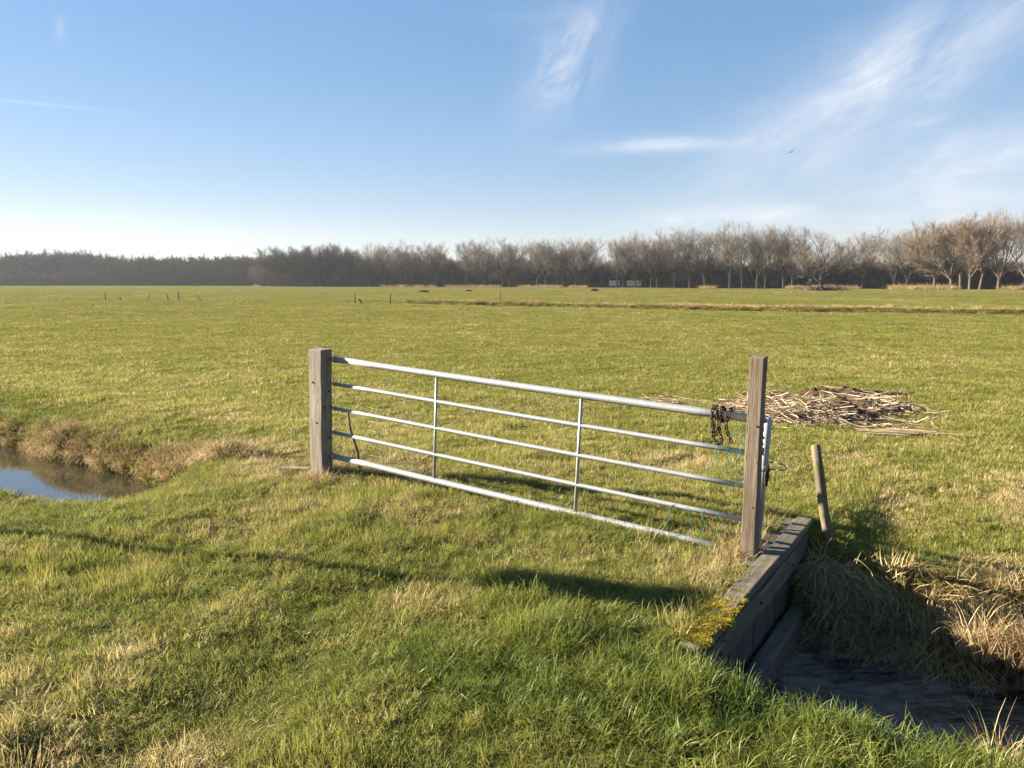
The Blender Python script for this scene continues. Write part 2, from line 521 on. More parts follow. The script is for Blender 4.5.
def sample_view(n0, d0, d1, rho0, dref, expo, halfw=.78, pad=.8):
    """points spread over the wedge of ground seen from the gateway, thinner with distance"""
    ds = np.linspace(d0, d1, 4000)
    rho = rho0 * np.minimum(1, (dref / ds)) ** expo
    w = 2 * (halfw * ds + pad)
    cdf = np.cumsum(rho * w); tot = cdf[-1] * (ds[1] - ds[0])
    k = int(tot)
    D = np.interp(rng.random(k) * cdf[-1], cdf, ds)
    x = (rng.random(k) * 2 - 1) * (halfw * D + pad)
    return x, D
x, y = sample_view(0, 2.0, 165, 560, 6.0, 2.0)
g = x * GX + y * GY; n = x * NX + y * NY
d = np.hypot(x, y)
m = ditch_mask(g, n)
keep = (m < .32 + .15 * rng.random(len(m)))
# not through the timber wall
keep &= ~((g > np.where(n < 4.75, -1.20, -1.31)) & (g < -1.02) & (n > 3.42) & (n < 5.66))
keep &= ~((g > -5.27) & (g < -5.07) & (n > 4.68) & (n < 4.86))
keep &= far_ditch_mask(g, n) < .35
bare = fbm(g * 1.0, n * 1.0, 31, 3)
keep &= ~((bare > .40) & (d < 8) & (rng.random(len(g)) < .5))
hx = W(-2.2, 11.6)
inh = np.zeros(len(g), bool)
for (a_, b_, ra_, rb_) in ((-.35, -.85, .75, .5), (.75, 1.15, .75, .45), (.45, -.1, .75, .5), (1.7, 1.15, .4, .3), (-.95, -.25, .5, .35)):
    inh |= ((x - hx.x - a_) / ra_) ** 2 + ((y - hx.y - b_) / rb_) ** 2 < 1
keep &= ~(inh & (rng.random(len(g)) < .92))
g, n, d, bare = g[keep], n[keep], d[keep], bare[keep]
k = len(g)
patch = fbm(g * .8, n * .8, 21, 3); patch2 = fbm(g * 3.2, n * 3.2, 22, 3); patch3 = fbm(g * .16, n * .16, 23, 3)
lushn = smooth(2.0, 2.55, n) * smooth(3.75, 3.3, n) * smooth(-3.2, -1.9, g + .8 * patch)
lushl = smooth(2.3, 2.7, n) * smooth(3.6, 3.1, n) * smooth(-5.0, -6.2, g) * .6
lush = np.maximum(lushn, lushl) * smooth(-.55, .0, patch2 + .35)
field = smooth(5.2, 6.5, n)
patch7 = fbm(g * 7.5, n * 7.5, 24, 2)
tint = .42 + .13 * patch + .22 * patch2 + .16 * patch7 + .08 * patch3 + rng.normal(0, .12, k)
tint = tint * (1 - field) + field * (.475 + .09 * patch + .10 * patch2 + .08 * patch3 + rng.normal(0, .05, k))
tint = tint - .28 * lush + .32 * smooth(.1, .4, bare) * (d < 9)
# dry fringe beside the wall and under the gate end
fr = np.exp(-(((g + 1.45) / .28) ** 2)) * smooth(3.5, 4.2, n) * smooth(6.0, 5.4, n)
tint = tint + .20 * fr
ind = rng.integers(0, 6, k)
dead = rng.random(k) < (.20 + .30 * smooth(.45, .75, tint)) * (1 - lush)
ind = np.where(dead, rng.integers(6, 9, k), ind)
tint = np.where(dead, tint + .30, tint)
ind = np.where(rng.random(k) < lush * .85, rng.integers(9, 13, k), ind)
fieldc = (field > rng.random(k)) 
ind = np.where(fieldc & (ind < 9), rng.integers(13, 16, k), ind)
s = np.maximum(1, d / 6.0) * rng.uniform(.8, 1.25, k)
hs = np.maximum(1, d / 6.0) ** .20 * rng.uniform(.7, 1.35, k) * (1 + .38 * patch2)
hs = hs * (1 + .55 * patch7 * np.minimum(1, 9 / d))
hs = hs * np.where((ind >= 9) & (ind < 13), (.52 + .28 * lush) * (1 - .35 * smooth(-5, -6.5, g)), 1)
hs = hs * (1 + .9 * smooth(.1, .5, fbm(g * 1.6, n * 1.6, 25, 2)) * (1 - field))
tuss = smooth(.12, .5, fbm(g * 2.2, n * 2.2, 27, 2)) * field
hs = hs * (1 + .7 * tuss)
tint = tint - .10 * tuss + .10 * field * smooth(.1, .5, fbm(g * 2.6, n * 2.6, 28, 2))
hs = hs * (1 + .2 * fr)
hs = hs * (1 - .25 * np.exp(-((g + 1.15) / .35) ** 2) * smooth(2.5, 2.8, n) * smooth(4.0, 3.6, n))
z = H(g, n)
tl = .25 * np.minimum(1, 6 / d) ** 1.3
rot = np.stack([rng.normal(0, 1, k) * tl, rng.normal(0, 1, k) * tl, rng.uniform(0, 6.283, k)], -1)
scl = np.stack([s, s, np.clip(hs, .35, 5)], -1)
turf = scatter('grass', to_xyz(g, n, z), rot, scl, ind, np.clip(tint, 0, 1), C_TURF, M_BLADE)
tag(turf, 'short grazed green grass over the near bank and the whole meadow', 'grass', kind='stuff')
print('turf clumps', k)

# --- dry bank grass ---------------------------------------------------------
dry_geos = []
for s in range(5):
    dry_geos.append(('dry_tuft', clump('d', 300 + s, 52, .09, .46, .0060, 1.1, .50, dirx=1.5, segs=6)))       # hanging over
for s in range(4):
    dry_geos.append(('dry_tuft', clump('d', 320 + s, 40, .07, .26, .0085, .9, .50, dirx=.5, segs=4)))        # rounded tuft
for s in range(2):
    dry_geos.append(('dry_tuft', clump('d', 340 + s, 46, .07, .36, .0064, .7, .30, dirx=.3, segs=4)))        # upright straw
for s in range(2):
    dry_geos.append(('dry_tuft', clump('d', 350 + s, 40, .10, .14, .0040, 1.0, .4, segs=3)))
C_DRY = proto_collection('dry_protos', dry_geos, M_DRY)
P = []; RT = []; SC = []; ID = []; TI = []
def put(g, n, z, rz, s, sz, i, t, rx=0, ry=0):
    w = W(g, n, z); P.append(tuple(w)); RT.append((rx, ry, rz)); SC.append((s, s, sz)); ID.append(i); TI.append(min(1, max(0, t)))
DOWN = GA - math.pi / 2            # direction -n, towards the water
rr = random.Random(5)
# right bank: long straw hanging to the dark water
for q in range(620):
    gg = rr.uniform(-1.02, 5.0); t = rr.random()
    nn = 5.14 + .34 * t + .05 * math.sin(gg * 3.1)
    if gg < -.62 and nn > 5.30: continue
    zz = float(H(gg, nn)) - .05
    if zz < WATER_Z - .08: continue
    clumpn = float(vnoise(gg * 2.1, 3.3, 40))
    put(gg, nn, zz, DOWN + rr.gauss(0, .95), rr.uniform(.7, 1.2), rr.uniform(.45, .95) * (1 + .35 * clumpn), rr.choice((0, 1, 2, 3, 4, 5, 6, 7, 8, 9)),
        .64 + .24 * clumpn + rr.gauss(0, .20), rr.gauss(0, .3), rr.uniform(-.2, 1.1))
# the corner beside the wall: a dense tangle of old straw spilling down to the water
for q in range(230):
    gg = -1.03 + 1.0 * rr.random(); t = rr.random()
    nn = 5.08 + .34 * t - .06 * (gg + 1.0)
    zz = min(max(float(H(gg, nn)), -.54), -.22 - .06 * rr.random()) - .14 * (1 - t)
    put(gg, nn, zz, DOWN + rr.gauss(0, .85), rr.uniform(.7, 1.1), rr.uniform(.5, .95), rr.choice((0, 1, 2, 3, 4, 0, 1, 2, 9, 6)),
        .66 + rr.gauss(0, .2), rr.gauss(0, .3), rr.uniform(.0, 1.1))
# bank shoulder, greener mixed tufts
for q in range(260):
    gg = rr.uniform(-.55, 5.0); nn = 5.38 + abs(rr.gauss(0, .14))
    put(gg, nn, float(H(gg, nn)), DOWN + rr.gauss(0, 1.0), rr.uniform(.6, 1.0), rr.uniform(.2, .5), rr.randrange(5, 9), .34 + rr.gauss(0, .22))
# a bright upright straw tussock at the water's edge
for q in range(40):
    gg = .16 + rr.gauss(0, .17); nn = 5.08 + rr.gauss(0, .07)
    put(gg, nn, max(float(H(gg, nn)), -.44), DOWN + rr.gauss(0, 1.2), rr.uniform(.7, 1.0), rr.uniform(.7, 1.1), rr.randrange(9, 11), .88 + rr.gauss(0, .1))
# straw at the far end of the wall, hanging down its face
for q in range(20):
    gg = -1.03 + abs(rr.gauss(0, .10)); nn = 5.45 + rr.gauss(0, .12)
    put(gg, nn - .10, max(min(float(H(gg, nn)), -.22), -.44), DOWN + rr.gauss(0, .9), .9, rr.uniform(.5, .85), rr.randrange(0, 9), .60 + rr.gauss(0, .15), 0, rr.uniform(.5, 1.1))
# left far bank: rounded brown-green tussocks in a scalloped row, dark gaps between them
tg = -6.15
while tg > -20:
    tg -= rr.uniform(.13, .25)
    cn_ = (4.98 + (tg + 6.3) * .10 if tg > -8.2 else 4.79) + rr.gauss(0, .03)
    size = rr.uniform(.65, .95) * (.8 if tg > -6.4 else 1)
    tone = rr.gauss(0, .12)
    for q in range(int(34 * size)):
        gg = tg + rr.gauss(0, .085 * size); t = rr.random()
        nn = cn_ - .26 * t * size + rr.gauss(0, .03)
        zz = float(H(gg, nn)) - .02
        if zz < WATER_LEFT - .03: continue
        put(gg, nn, zz, DOWN + rr.gauss(0, .8), rr.uniform(.6, .95) * size, rr.uniform(.7, 1.15) * size, rr.randrange(5, 9),
            .34 + .46 * t + tone + rr.gauss(0, .14), 0, rr.uniform(.0, .6))
# foot of the two gate posts, and the sunk end of the gate
for (cg, cn, sg, sn, kk) in ((-5.02, 4.88, .14, .08, 16), (-5.2, 4.60, .14, .04, 7), (-1.33, 4.62, .07, .06, 10), (-1.55, 4.85, .20, .08, 10), (-1.30, 5.2, .06, .2, 8), (-1.40, 4.2, .05, .35, 6)):
    for q in range(kk):
        gg = cg + rr.gauss(0, sg); nn = cn + rr.gauss(0, sn)
        if gg > -1.31 and nn < 5.6: gg = -1.32 - rr.random() * .05
        put(gg, nn, float(H(gg, nn)), rr.uniform(0, 6.28), rr.uniform(.5, .9), rr.uniform(.6, 1.25), rr.randrange(11, 13), .62 + rr.gauss(0, .18))
# thin dead stalks by the near lip
for (gg, nn) in ((.12, 3.10), (.20, 3.14), (.28, 3.02), (.05, 3.05)):
    put(gg, nn, float(H(gg, nn)), rr.uniform(0, 6), .5, .8, 9, .75)
# far reeds: along the mid ditch, patches at the wood's edge
def far_reed(gx, nx, s, sz, t): put(gx, nx, float(H(gx, nx)) - .02, rr.uniform(0, 6.28), s, sz, rr.randrange(5, 9), t)
for q in range(2600):
    gg = rr.uniform(-46, 16)
    dens = .5 + .5 * float(vnoise(gg * .12, 1.1, 50)) 
    if gg < -20: dens *= .35
    dens *= float(smooth(8, -6, gg))
    if rr.random() > dens + .08: continue
    nn = 53.6 + rr.gauss(0, .35) - .5 * float(vnoise(gg * .09, 1.3, 8))
    far_reed(gg, nn, rr.uniform(1.2, 2.6), rr.uniform(.7, 1.7), (.84 if gg > -26 else .58) + .2 * float(vnoise(gg * .5, 2, 51)) + rr.gauss(0, .16))
DRY = scatter('dry_grass', P, RT, SC, ID, TI, C_DRY, M_DRY)
tag(DRY, 'long dry straw coloured grass hanging over the ditch banks', 'grass', kind='stuff')

# ------------------------------------------------------------------ gate posts
p1 = empty('gate_post', W(-5.165, 4.765, -.06), (0, R(1.6), GA))
tag(p1, 'thick square weathered timber gate post at the hinge end beside the clear water ditch', 'post', 'timber posts of the gate')
pb = wood_box('timber', .155, .130, 1.17, M_POST, p1, seg=14, jit=.004, bev=.008, seed=3, wear=.004)
for (lx, ly, lz) in ((.083, .02, .80), (.083, .045, .66), (.083, -.035, .66), (.083, .02, .38), (-.03, -.069, .88), (.01, -.069, .52)):
    g_ = Geo()
    ax = Vector((1, 0, 0)) if abs(ly) < .06 else Vector((0, -1, 0))
    g_.tube([Vector((lx, ly, lz)) - ax * .01, Vector((lx, ly, lz)) + ax * .0025], .009, 8)
    g_.obj('bolt', M_RUST, p1)
p2 = empty('gate_post', W(-1.295, 4.715, -.10), (0, R(.3), GA))
tag(p2, 'slender taller brown timber gate post at the latch end beside the plank wall', 'post', 'timber posts of the gate')
wood_box('timber', .086, .088, 1.35, M_POST2, p2, seg=18, jit=.003, bev=.005, seed=8, wear=.007)
for lz in (.93, .42):
    g_ = Geo(); g_.tube([(.02, -.043, lz), (.02, -.050, lz)], .006, 6); g_.obj('nail', M_RUST, p2)

# leaning round stake
stk = Geo()
stk.tube([(0, 0, -.25), (.006, .003, .10), (-.004, .004, .40), (.002, 0, .70), (.004, .002, .88)], [.033, .034, .032, .033, .030], 14)
o = stk.obj('wooden_stake', M_ROUND)
o.location = W(-.93, 5.50, -.27)
o.rotation_euler = (R(-2), R(-10.5), 0)
tag(o, 'short round wooden stake leaning beyond the far end of the plank wall', 'stake')

# weathered board in the grass at the foot of the hinge post
o = wood_box('board', .34, .07, .03, M_PLANK, None, seg=6, axis=0, jit=.003, bev=.004, seed=21)
o.location = W(-5.44, 4.68, float(H(-5.44, 4.68)) + .02); o.rotation_euler = (R(4), R(-3), GA + R(14))
tag(o, 'short weathered board lying in grass left of the thick gate post', 'board')
# a leaning stick behind it
g_ = Geo(); g_.tube([(0, 0, 0), (.02, .01, .2), (.015, -.01, .42), (.03, 0, .60)], [.014, .013, .012, .009], 7)
o = g_.obj('stick', M_ROUND); o.location = W(-4.90, 4.985, -.04); o.rotation_euler = (R(3), R(-13), GA)
tag(o, 'thin dark stick leaning on the gate behind the thick gate post', 'stick')

# ------------------------------------------------------------------ the gate
SAG = R(2.75)
GATE_AT = W(-5.05, 4.808, .045); GATE_RZ = GA + R(.2)
gate = empty('field_gate', GATE_AT, (0, SAG, GATE_RZ))
tag(gate, 'galvanised five bar metal field gate sagging into the grass at its latch end', 'gate')
LEN = 3.765
def rail(z, r):
    g_ = Geo()
    g_.tube([(i / 8 * LEN, .0015 * math.sin(i * 1.3 + z * 9), z - .006 * math.sin(math.pi * i / 8)) for i in range(9)], r, 14)
    g_.obj('rail', M_GALV, gate)
for z, r in ((.10, .026), (.32, .0165), (.54, .0165), (.76, .0165), (.98, .027)):
    rail(z, r)
def bar(x):
    g_ = Geo(); g_.tube([(x, -.004, .09), (x, -.004, .5), (x, -.004, .97)], .0115, 10); g_.obj('vertical_bar', M_GALV, gate)
bar(1.15); bar(2.46)
for z, r in ((.10, .026), (.32, .0165), (.54, .0165), (.76, .0165), (.98, .027)):
    g_ = Geo(); g_.tube([(-.004, 0, z), (.012, 0, z)], r + .004, 14)
    g_.tube([(-.05, 0, z), (.0, 0, z)], r * .5, 8)
    g_.obj('hinge', M_GALV, gate)
g_ = Geo(); g_.tube([(LEN, 0, .06), (LEN, 0, .5), (LEN, 0, .985), (LEN, 0, 1.003)], [.025, .025, .025, .018], 14); ls_ = g_.obj('latch_stile', M_GALV, gate)
# bent wire loop of the latch and its rusty catch
g_ = Geo()
lp = [(.0, .0, .60), (.06, -.004, .606), (.105, -.006, .600), (.122, -.006, .585), (.112, -.006, .568), (.07, -.004, .560), (.0, .0, .556)]
g_.tube([(LEN + .018 + a, b, c + .12) for a, b, c in lp], .0042, 7)
g_.obj('latch_handle', M_WIRE, ls_)
g_ = Geo(); g_.tube([(LEN + .022, -.012, .70), (LEN + .030, -.02, .64), (LEN + .028, -.02, .57)], [.012, .016, .010], 8)
g_.tube([(LEN - .03, -.012, .665), (LEN + .045, -.014, .672)], .007, 7)
g_.obj('latch_catch', M_RUST, ls_)
g_ = Geo(); g_.tube([(LEN - .03, 0, .675), (LEN + .03, 0, .675)], .031, 12); g_.obj('clamp', M_GALV, ls_)
# thin netting wired to the lower hinge end
g_ = Geo()
for i in range(7):
    xx = .06 + i * .14
    g_.tube([(xx, .03, .10), (xx + .004 * math.sin(i), .03, .34), (xx, .03, .60)], .0011, 4)
for zz in (.18, .26, .40, .48, .60):
    g_.tube([(.03, .03, zz), (.5, .034, zz - .008), (.95, .03, zz)], .0011, 4)
g_.obj('wire_netting', M_WIRE, gate)

# rusty chain wound round the top rail and hanging
def gate_pt(x, y, z):
    return gate_mat @ Vector((x, y, z))
gate_mat = Matrix.Translation(GATE_AT) @ Matrix.Rotation(GATE_RZ, 4, 'Z') @ Matrix.Rotation(SAG, 4, 'Y')
ch = empty('chain', gate_pt(3.45, 0, .97), (0, SAG, GATE_RZ))
tag(ch, 'dark rusty chain wound around the top rail near the slender post', 'chain')
path = []
for i in range(0, 200):
    t = i / 199
    a = t * 3.4 * 2 * math.pi
    path.append(Vector((-.055 + .13 * t + .012 * math.sin(a * .7), math.cos(a) * .043, .012 + math.sin(a) * .045)))
lastp = path[-1]
for dx in range(1, 50):
    t = dx / 49
    path.append(lastp + Vector((-.02 * math.sin(t * 3.1) + .035 * t, -.046 - .0 * t - lastp.y * 0, -.17 * t)) * 1.0 if dx > 3 else lastp + Vector((0, -.015 * dx, -.02 * dx)))
path2 = [Vector((.02 + .03 * math.sin(t / 40 * 5.2), -.05, -.03 - .14 * math.sin(t / 40 * math.pi) ** .7)) for t in range(41)]
path3 = [Vector((-.02 + .05 * t / 30, -.052, -.02 - .10 * math.sin(t / 30 * math.pi) ** .7)) for t in range(31)]
def links(pth, step, par, tw=0):
    acc = 0; prev = pth[0]; kk = tw
    for q in pth[1:]:
        acc += (q - prev).length
        if acc >= step:
            acc = 0; kk += 1
            tdir = (q - prev).normalized() if (q - prev).length > 1e-6 else Vector((1, 0, 0))
            o_ = bpy.data.objects.new('link', LINK); link(o_, par)
            o_.location = q
            quat = tdir.to_track_quat('X', 'Z')
            o_.rotation_mode = 'QUATERNION'
            from mathutils import Quaternion
            o_.rotation_quaternion = quat @ Quaternion((1, 0, 0), R(45 + 90 * (kk % 2)))
        prev = q
g_ = Geo()
oval = []
for i in range(17):
    a = 2 * math.pi * i / 16
    oval.append(Vector((.0105 * math.cos(a) + (.006 if math.cos(a) > 0 else -.006), .0095 * math.sin(a), 0)))
g_.tube(oval, .0042, 6, cap=False)
_tmp = g_.obj('link', M_RUST, ch); LINK = _tmp.data; _tmp.location = path[0]
links(path, .021, ch); links(path2, .021, ch); links(path3, .021, ch, 1)
# teal baler twine knotted below it
g_ = Geo(); tw = random.Random(4)
for s_ in range(7):
    x0 = 3.46 + tw.uniform(-.05, .22); p_ = [Vector((x0, -.03, .92 - .1 * tw.random()))]
    for i in range(7):
        p_.append(p_[-1] + Vector((tw.uniform(-.03, .035), tw.uniform(-.008, .008), -tw.uniform(.015, .06))))
    p_ = [gate_pt(*q) for q in p_]
    g_.tube(p_, .0017, 4)
tag(g_.obj('twine', M_TWINE), 'loose teal baler twine hanging on the gate below the rusty chain', 'twine')
g_ = Geo()
for s_ in range(4):
    p_ = [gate_pt(3.2 + .1 * s_, -.02, .33)]
    for i in range(7):
        p_.append(p_[-1] + Vector((tw.uniform(-.03, .03), tw.uniform(-.02, .02), -tw.uniform(.01, .055))))
    g_.tube(p_, .0018, 4)
tag(g_.obj('twine', M_TWINE), 'loose teal baler twine snagged low on the gate near the grass', 'twine')

# ------------------------------------------------------------------ the plank wall
wall = empty('plank_wall', W(-1.10, 3.28, 0), (0, 0, GA))
tag(wall, 'dark weathered timber wall of planks holding the earth dam above the filmed ditch', 'retaining wall')
WL = 2.36
for (lx, w_, z_, sd) in ((-.055, .105, .012, 1), (-.168, .110, -.012, 2)):
    ln_w = WL if sd == 1 else WL - 1.25
    q = wood_box('cap_plank', w_, ln_w, .055, M_WALL_X, wall, (lx, WL - ln_w / 2, z_ - .01), (0, R(1.0 if sd == 2 else -.6), 0), 16, 1, .0035, .006, sd)
q = wood_box('waling_beam', .075, WL - .02, .135, M_WALL_X, wall, (-.036, WL / 2, -.112), (0, 0, 0), 16, 1, .004, .008, 5)
kx = 0; i = 0
while kx < WL - .05:
    bw = random.uniform(.14, .185)
    bw = min(bw, WL - kx)
    q = wood_box('face_board', .030, bw - .006, .86, M_WALL_Z, wall, (-.062 + random.uniform(-.004, .004), kx + bw / 2, -1.02), (0, 0, R(random.uniform(-1, 1))), 8, 2, .003, .003, 30 + i)
    kx += bw; i += 1
q = wood_box('lower_beam', .10, WL - .06, .17, M_WALL_X, wall, (.030, WL / 2 + .02, -.52), (0, R(3), R(-.4)), 14, 1, .006, .012, 6)
for yy in (.28, 1.0, 1.72):
    g_ = Geo(); g_.tube([(.005, yy, -.112), (.010, yy, -.112)], .012, 8); g_.obj('bolt', M_RUST, wall)

# cushion moss on the near end of the wall
P = []; RT = []; SC = []; ID = []; TI = []
moss_geos = [('moss_tuft', clump('m', 700 + s, 60, .03, .022, .0032, .9, .3, segs=2)) for s in range(4)]
C_MOSS = proto_collection('moss_protos', moss_geos, M_MOSS)
for q in range(900):
    gg = -1.165 + rr.gauss(0, .045); nn = 3.32 + abs(rr.gauss(0, .26))
    if float(vnoise(gg * 9, nn * 9, 60)) < -.35: continue
    zz = .03 if gg > -1.33 else float(H(gg, nn))
    if gg > -1.10: zz = .04 - (gg + 1.10) * 1.2; gg = -1.095
    put(gg, nn, zz - .012 * rr.random(), rr.uniform(0, 6), rr.uniform(.5, 1.0), rr.uniform(.3, .8), rr.randrange(4), rr.random())
tag(scatter('moss', P, RT, SC, ID, TI, C_MOSS, M_MOSS), 'yellow green cushion moss on the near end of the plank wall', 'moss', kind='stuff')

# ------------------------------------------------------------------ heap of cut reeds in the meadow
HG, HN = -2.2, 11.6
heap = empty('reed_heap', W(HG, HN, float(H(HG, HN))), (0, 0, 0))
tag(heap, 'low heap of cut straw coloured reeds and dark dung in the meadow behind the gate', 'heap')
# two low mounds: a pale one in front, a dark one behind on the right
lobes = [(-.35, -.85, .95, .70, .20), (.65, 1.1, .95, .60, .15), (-.95, -.25, .7, .5, .12), (.45, -.1, .9, .65, .20), (-.65, .35, .35, .25, .17), (1.5, 1.1, .6, .45, .10)]
def mound(lx, ly):
    v = 0
    for (a, b, ra, rb, hh) in lobes:
        v = np.maximum(v, hh * np.exp(-(((lx - a) / ra) ** 2 + ((ly - b) / rb) ** 2) * 1.4))
    return v + (.07 * fbm(lx * 4, ly * 4, 70, 3) + .07 * fbm(lx * 11, ly * 11, 71, 2)) * smooth(.02, .1, v)
kx = 170
ax_ = np.linspace(-3.2, 3.6, kx); ay_ = np.linspace(-2.4, 2.6, kx)
AX, AY = np.meshgrid(ax_, ay_, indexing='ij')
bx = W(HG, HN)
gg_ = (AX + bx.x) * GX + (AY + bx.y) * GY; nn_ = (AX + bx.x) * NX + (AY + bx.y) * NY
zz_ = H(gg_, nn_) - float(H(HG, HN)) + mound(AX, AY) - .045
vv = np.stack([AX, AY, zz_], -1).reshape(-1, 3)
ii = np.arange(kx * kx).reshape(kx, kx)
ff = np.stack([ii[:-1, :-1], ii[1:, :-1], ii[1:, 1:], ii[:-1, 1:]], -1).reshape(-1, 4)
mesh_obj('dung_mound', vv.tolist(), ff.tolist(), M_SOIL, heap)
g_ = Geo(); rs = random.Random(17)
def ground_local(lx, ly):
    q = Vector((lx + bx.x, ly + bx.y))
    return float(H(q.x * GX + q.y * GY, q.x * NX + q.y * NY)) - float(H(HG, HN))
def stalk(lx, ly, az, ln, tilt, r, lift):
    z0 = ground_local(lx, ly) + float(mound(lx, ly)) - .02 + lift
    d_ = Vector((math.cos(az), math.sin(az), tilt))
    bend = rs.gauss(0, .35) * ln
    pts = []
    for k_ in range(4):
        t = k_ / 3 - .5
        q = Vector((lx, ly, z0)) + d_ * (t * ln) + Vector((-math.sin(az), math.cos(az), 0)) * bend * (t * t)
        q.z = max(q.z, ground_local(q.x, q.y) + float(mound(q.x, q.y)) * .75 + .008)
        pts.append(q)
    g_.tube(pts, [r, r, r * .9, r * .5], 4, cap=False)
for q in range(3600):
    lob = rs.choices(lobes, weights=[6, 1.0, 2.4, 1.8, .3, .5])[0]
    sg_ = .5 if rs.random() < .75 else .95
    lx = lob[0] + rs.gauss(0, sg_) * lob[2]; ly = lob[1] + rs.gauss(0, sg_) * lob[3]
    if float(vnoise(lx * 1.9, ly * 2.4, 90)) > .16 - .35 * (ly > .45): continue
    stalk(lx, ly, rs.gauss(2.7, .75) if rs.random() < .6 else rs.uniform(0, 3.14), rs.uniform(.10, .45) * (1.5 if rs.random() < .06 else 1), rs.gauss(0, .22), rs.uniform(.003, .006), rs.uniform(-.03, .05))
# the thin trail to the left and stray stalks on the grass
for q in range(170):
    t = rs.random()
    stalk(-.7 - 1.75 * t + rs.gauss(0, .12), .15 + .55 * t + rs.gauss(0, .16), rs.gauss(2.9, .4), rs.uniform(.25, .9), rs.gauss(0, .03), rs.uniform(.005, .011), rs.uniform(.0, .05))
for q in range(40):
    stalk(rs.gauss(0, 1.2), rs.gauss(-.3, .9), rs.uniform(0, 3.14), rs.uniform(.15, .4), 0, .006, .01)
tag(g_.obj('reed_stalks', M_STALK, heap), kind='stuff')
# a flat swathe of reeds a little apart
g_ = Geo()
sw = W(-1.00, 10.0)
swz = float(H(-1.0, 10.0))
for q in range(60):
    a = rs.gauss(-.42, .12); l_ = rs.uniform(.2, .55)
    c_ = Vector((rs.gauss(0, .17), rs.gauss(0, .05), swz + .045 + rs.uniform(0, .02)))
    d_ = Vector((math.cos(a), math.sin(a), 0)) * l_ / 2
    s0 = sw.copy(); s0.z = 0
    g_.tube([s0 + c_ - d_, s0 + c_, s0 + c_ + d_], [.006, .007, .004], 4, cap=False)
tag(g_.obj('reed_swathe', M_STALK), 'small flat swathe of pale reeds lying apart to the right of the heap', 'reeds')

# ------------------------------------------------------------------ far meadow posts
def ray(px, py):
    x = (px - 512) / FPX; yv = -(py - 384) / FPX
    return Vector((x, math.cos(PITCH) + yv * math.sin(PITCH), -math.sin(PITCH) + yv * math.cos(PITCH)))
def ground_at(x, y): return float(H(x * GX + y * GY, x * NX + y * NY))

def far_post(x, y, h, lx, ly, label, r=.06, name='fence_post', group='old fence posts far out in the meadow'):
    g_ = Geo()
    g_.tube([(0, 0, -.3), (.01, 0, h * .5), (0, 0, h)], [r, r * .95, r * .85], 9)
    o = g_.obj(name, M_ROUND)
    o.location = (x, y, ground_at(x, y)); o.rotation_euler = (R(ly), R(lx), 0)
    tag(o, label, 'post', group)
far_post(-41.2, 78.5, .86, -5, 0, 'leftmost lone thin far post, standing nearly upright at the far left')
far_post(-39.5, 78.0, .34, 4, 0, 'broken stump of a far post just right of the leftmost one', .09)
far_post(-36.6, 77.5, .82, 31, 0, 'far post leaning strongly to the right in the left meadow', .045)
far_post(-34.4, 77.5, .86, -14, 0, 'far post tilting left, between the strongly leaning one and the tallest')
far_post(-32.9, 76.5, 1.02, -6, 0, 'tallest and thickest of the left meadow posts, with a dark tuft at its foot', .075)
far_post(-31.1, 77.5, .78, -38, 0, 'far post leaning strongly to the left, rightmost of the left meadow group', .05)
far_post(-13.9, 68.5, .98, 0, 0, 'far upright post with a short leaning prop at its foot, above the thick gate post')
far_post(-13.3, 68.5, .48, -28, 0, 'short leaning prop beside a far upright post', .09)
far_post(-10.4, 66.0, 1.0, 1, 0, 'far upright post standing alone at the left end of the distant ditch', .07)
far_post(-1.05, 66.5, 1.05, 0, 0, 'far upright post behind the dark part of the distant ditch', .055)
# dark tufts of rush and mole hills out in the meadow
tuf = random.Random(31)
mole = None
for (px, D, s_, lab) in ((593, 150, .75, 'largest dark clod of earth on the far meadow beneath the row of trees'),
                         (468, 150, .55, 'dark clod of earth on the far meadow left of the middle of the picture'),
                         (424, 140, .6, 'flat dark clod of earth on the far meadow above the lone upright post')):
    bm = bmesh.new(); bmesh.ops.create_icosphere(bm, subdivisions=3, radius=1)
    for v in bm.verts:
        q = v.co * 1.6 + Vector((px, 0, 0))
        v.co *= 1 + .35 * mnoise.noise(q)
        v.co.z *= .62; v.co.x *= 1.5
        v.co *= s_
    o = bm_obj('earth_clod', bm, M_SOIL, None, True)
    x_ = (px - 512) / FPX * D; o.location = (x_, D, ground_at(x_, D) + .05)
    tag(o, lab, 'clod', 'dark clods on the far meadow')

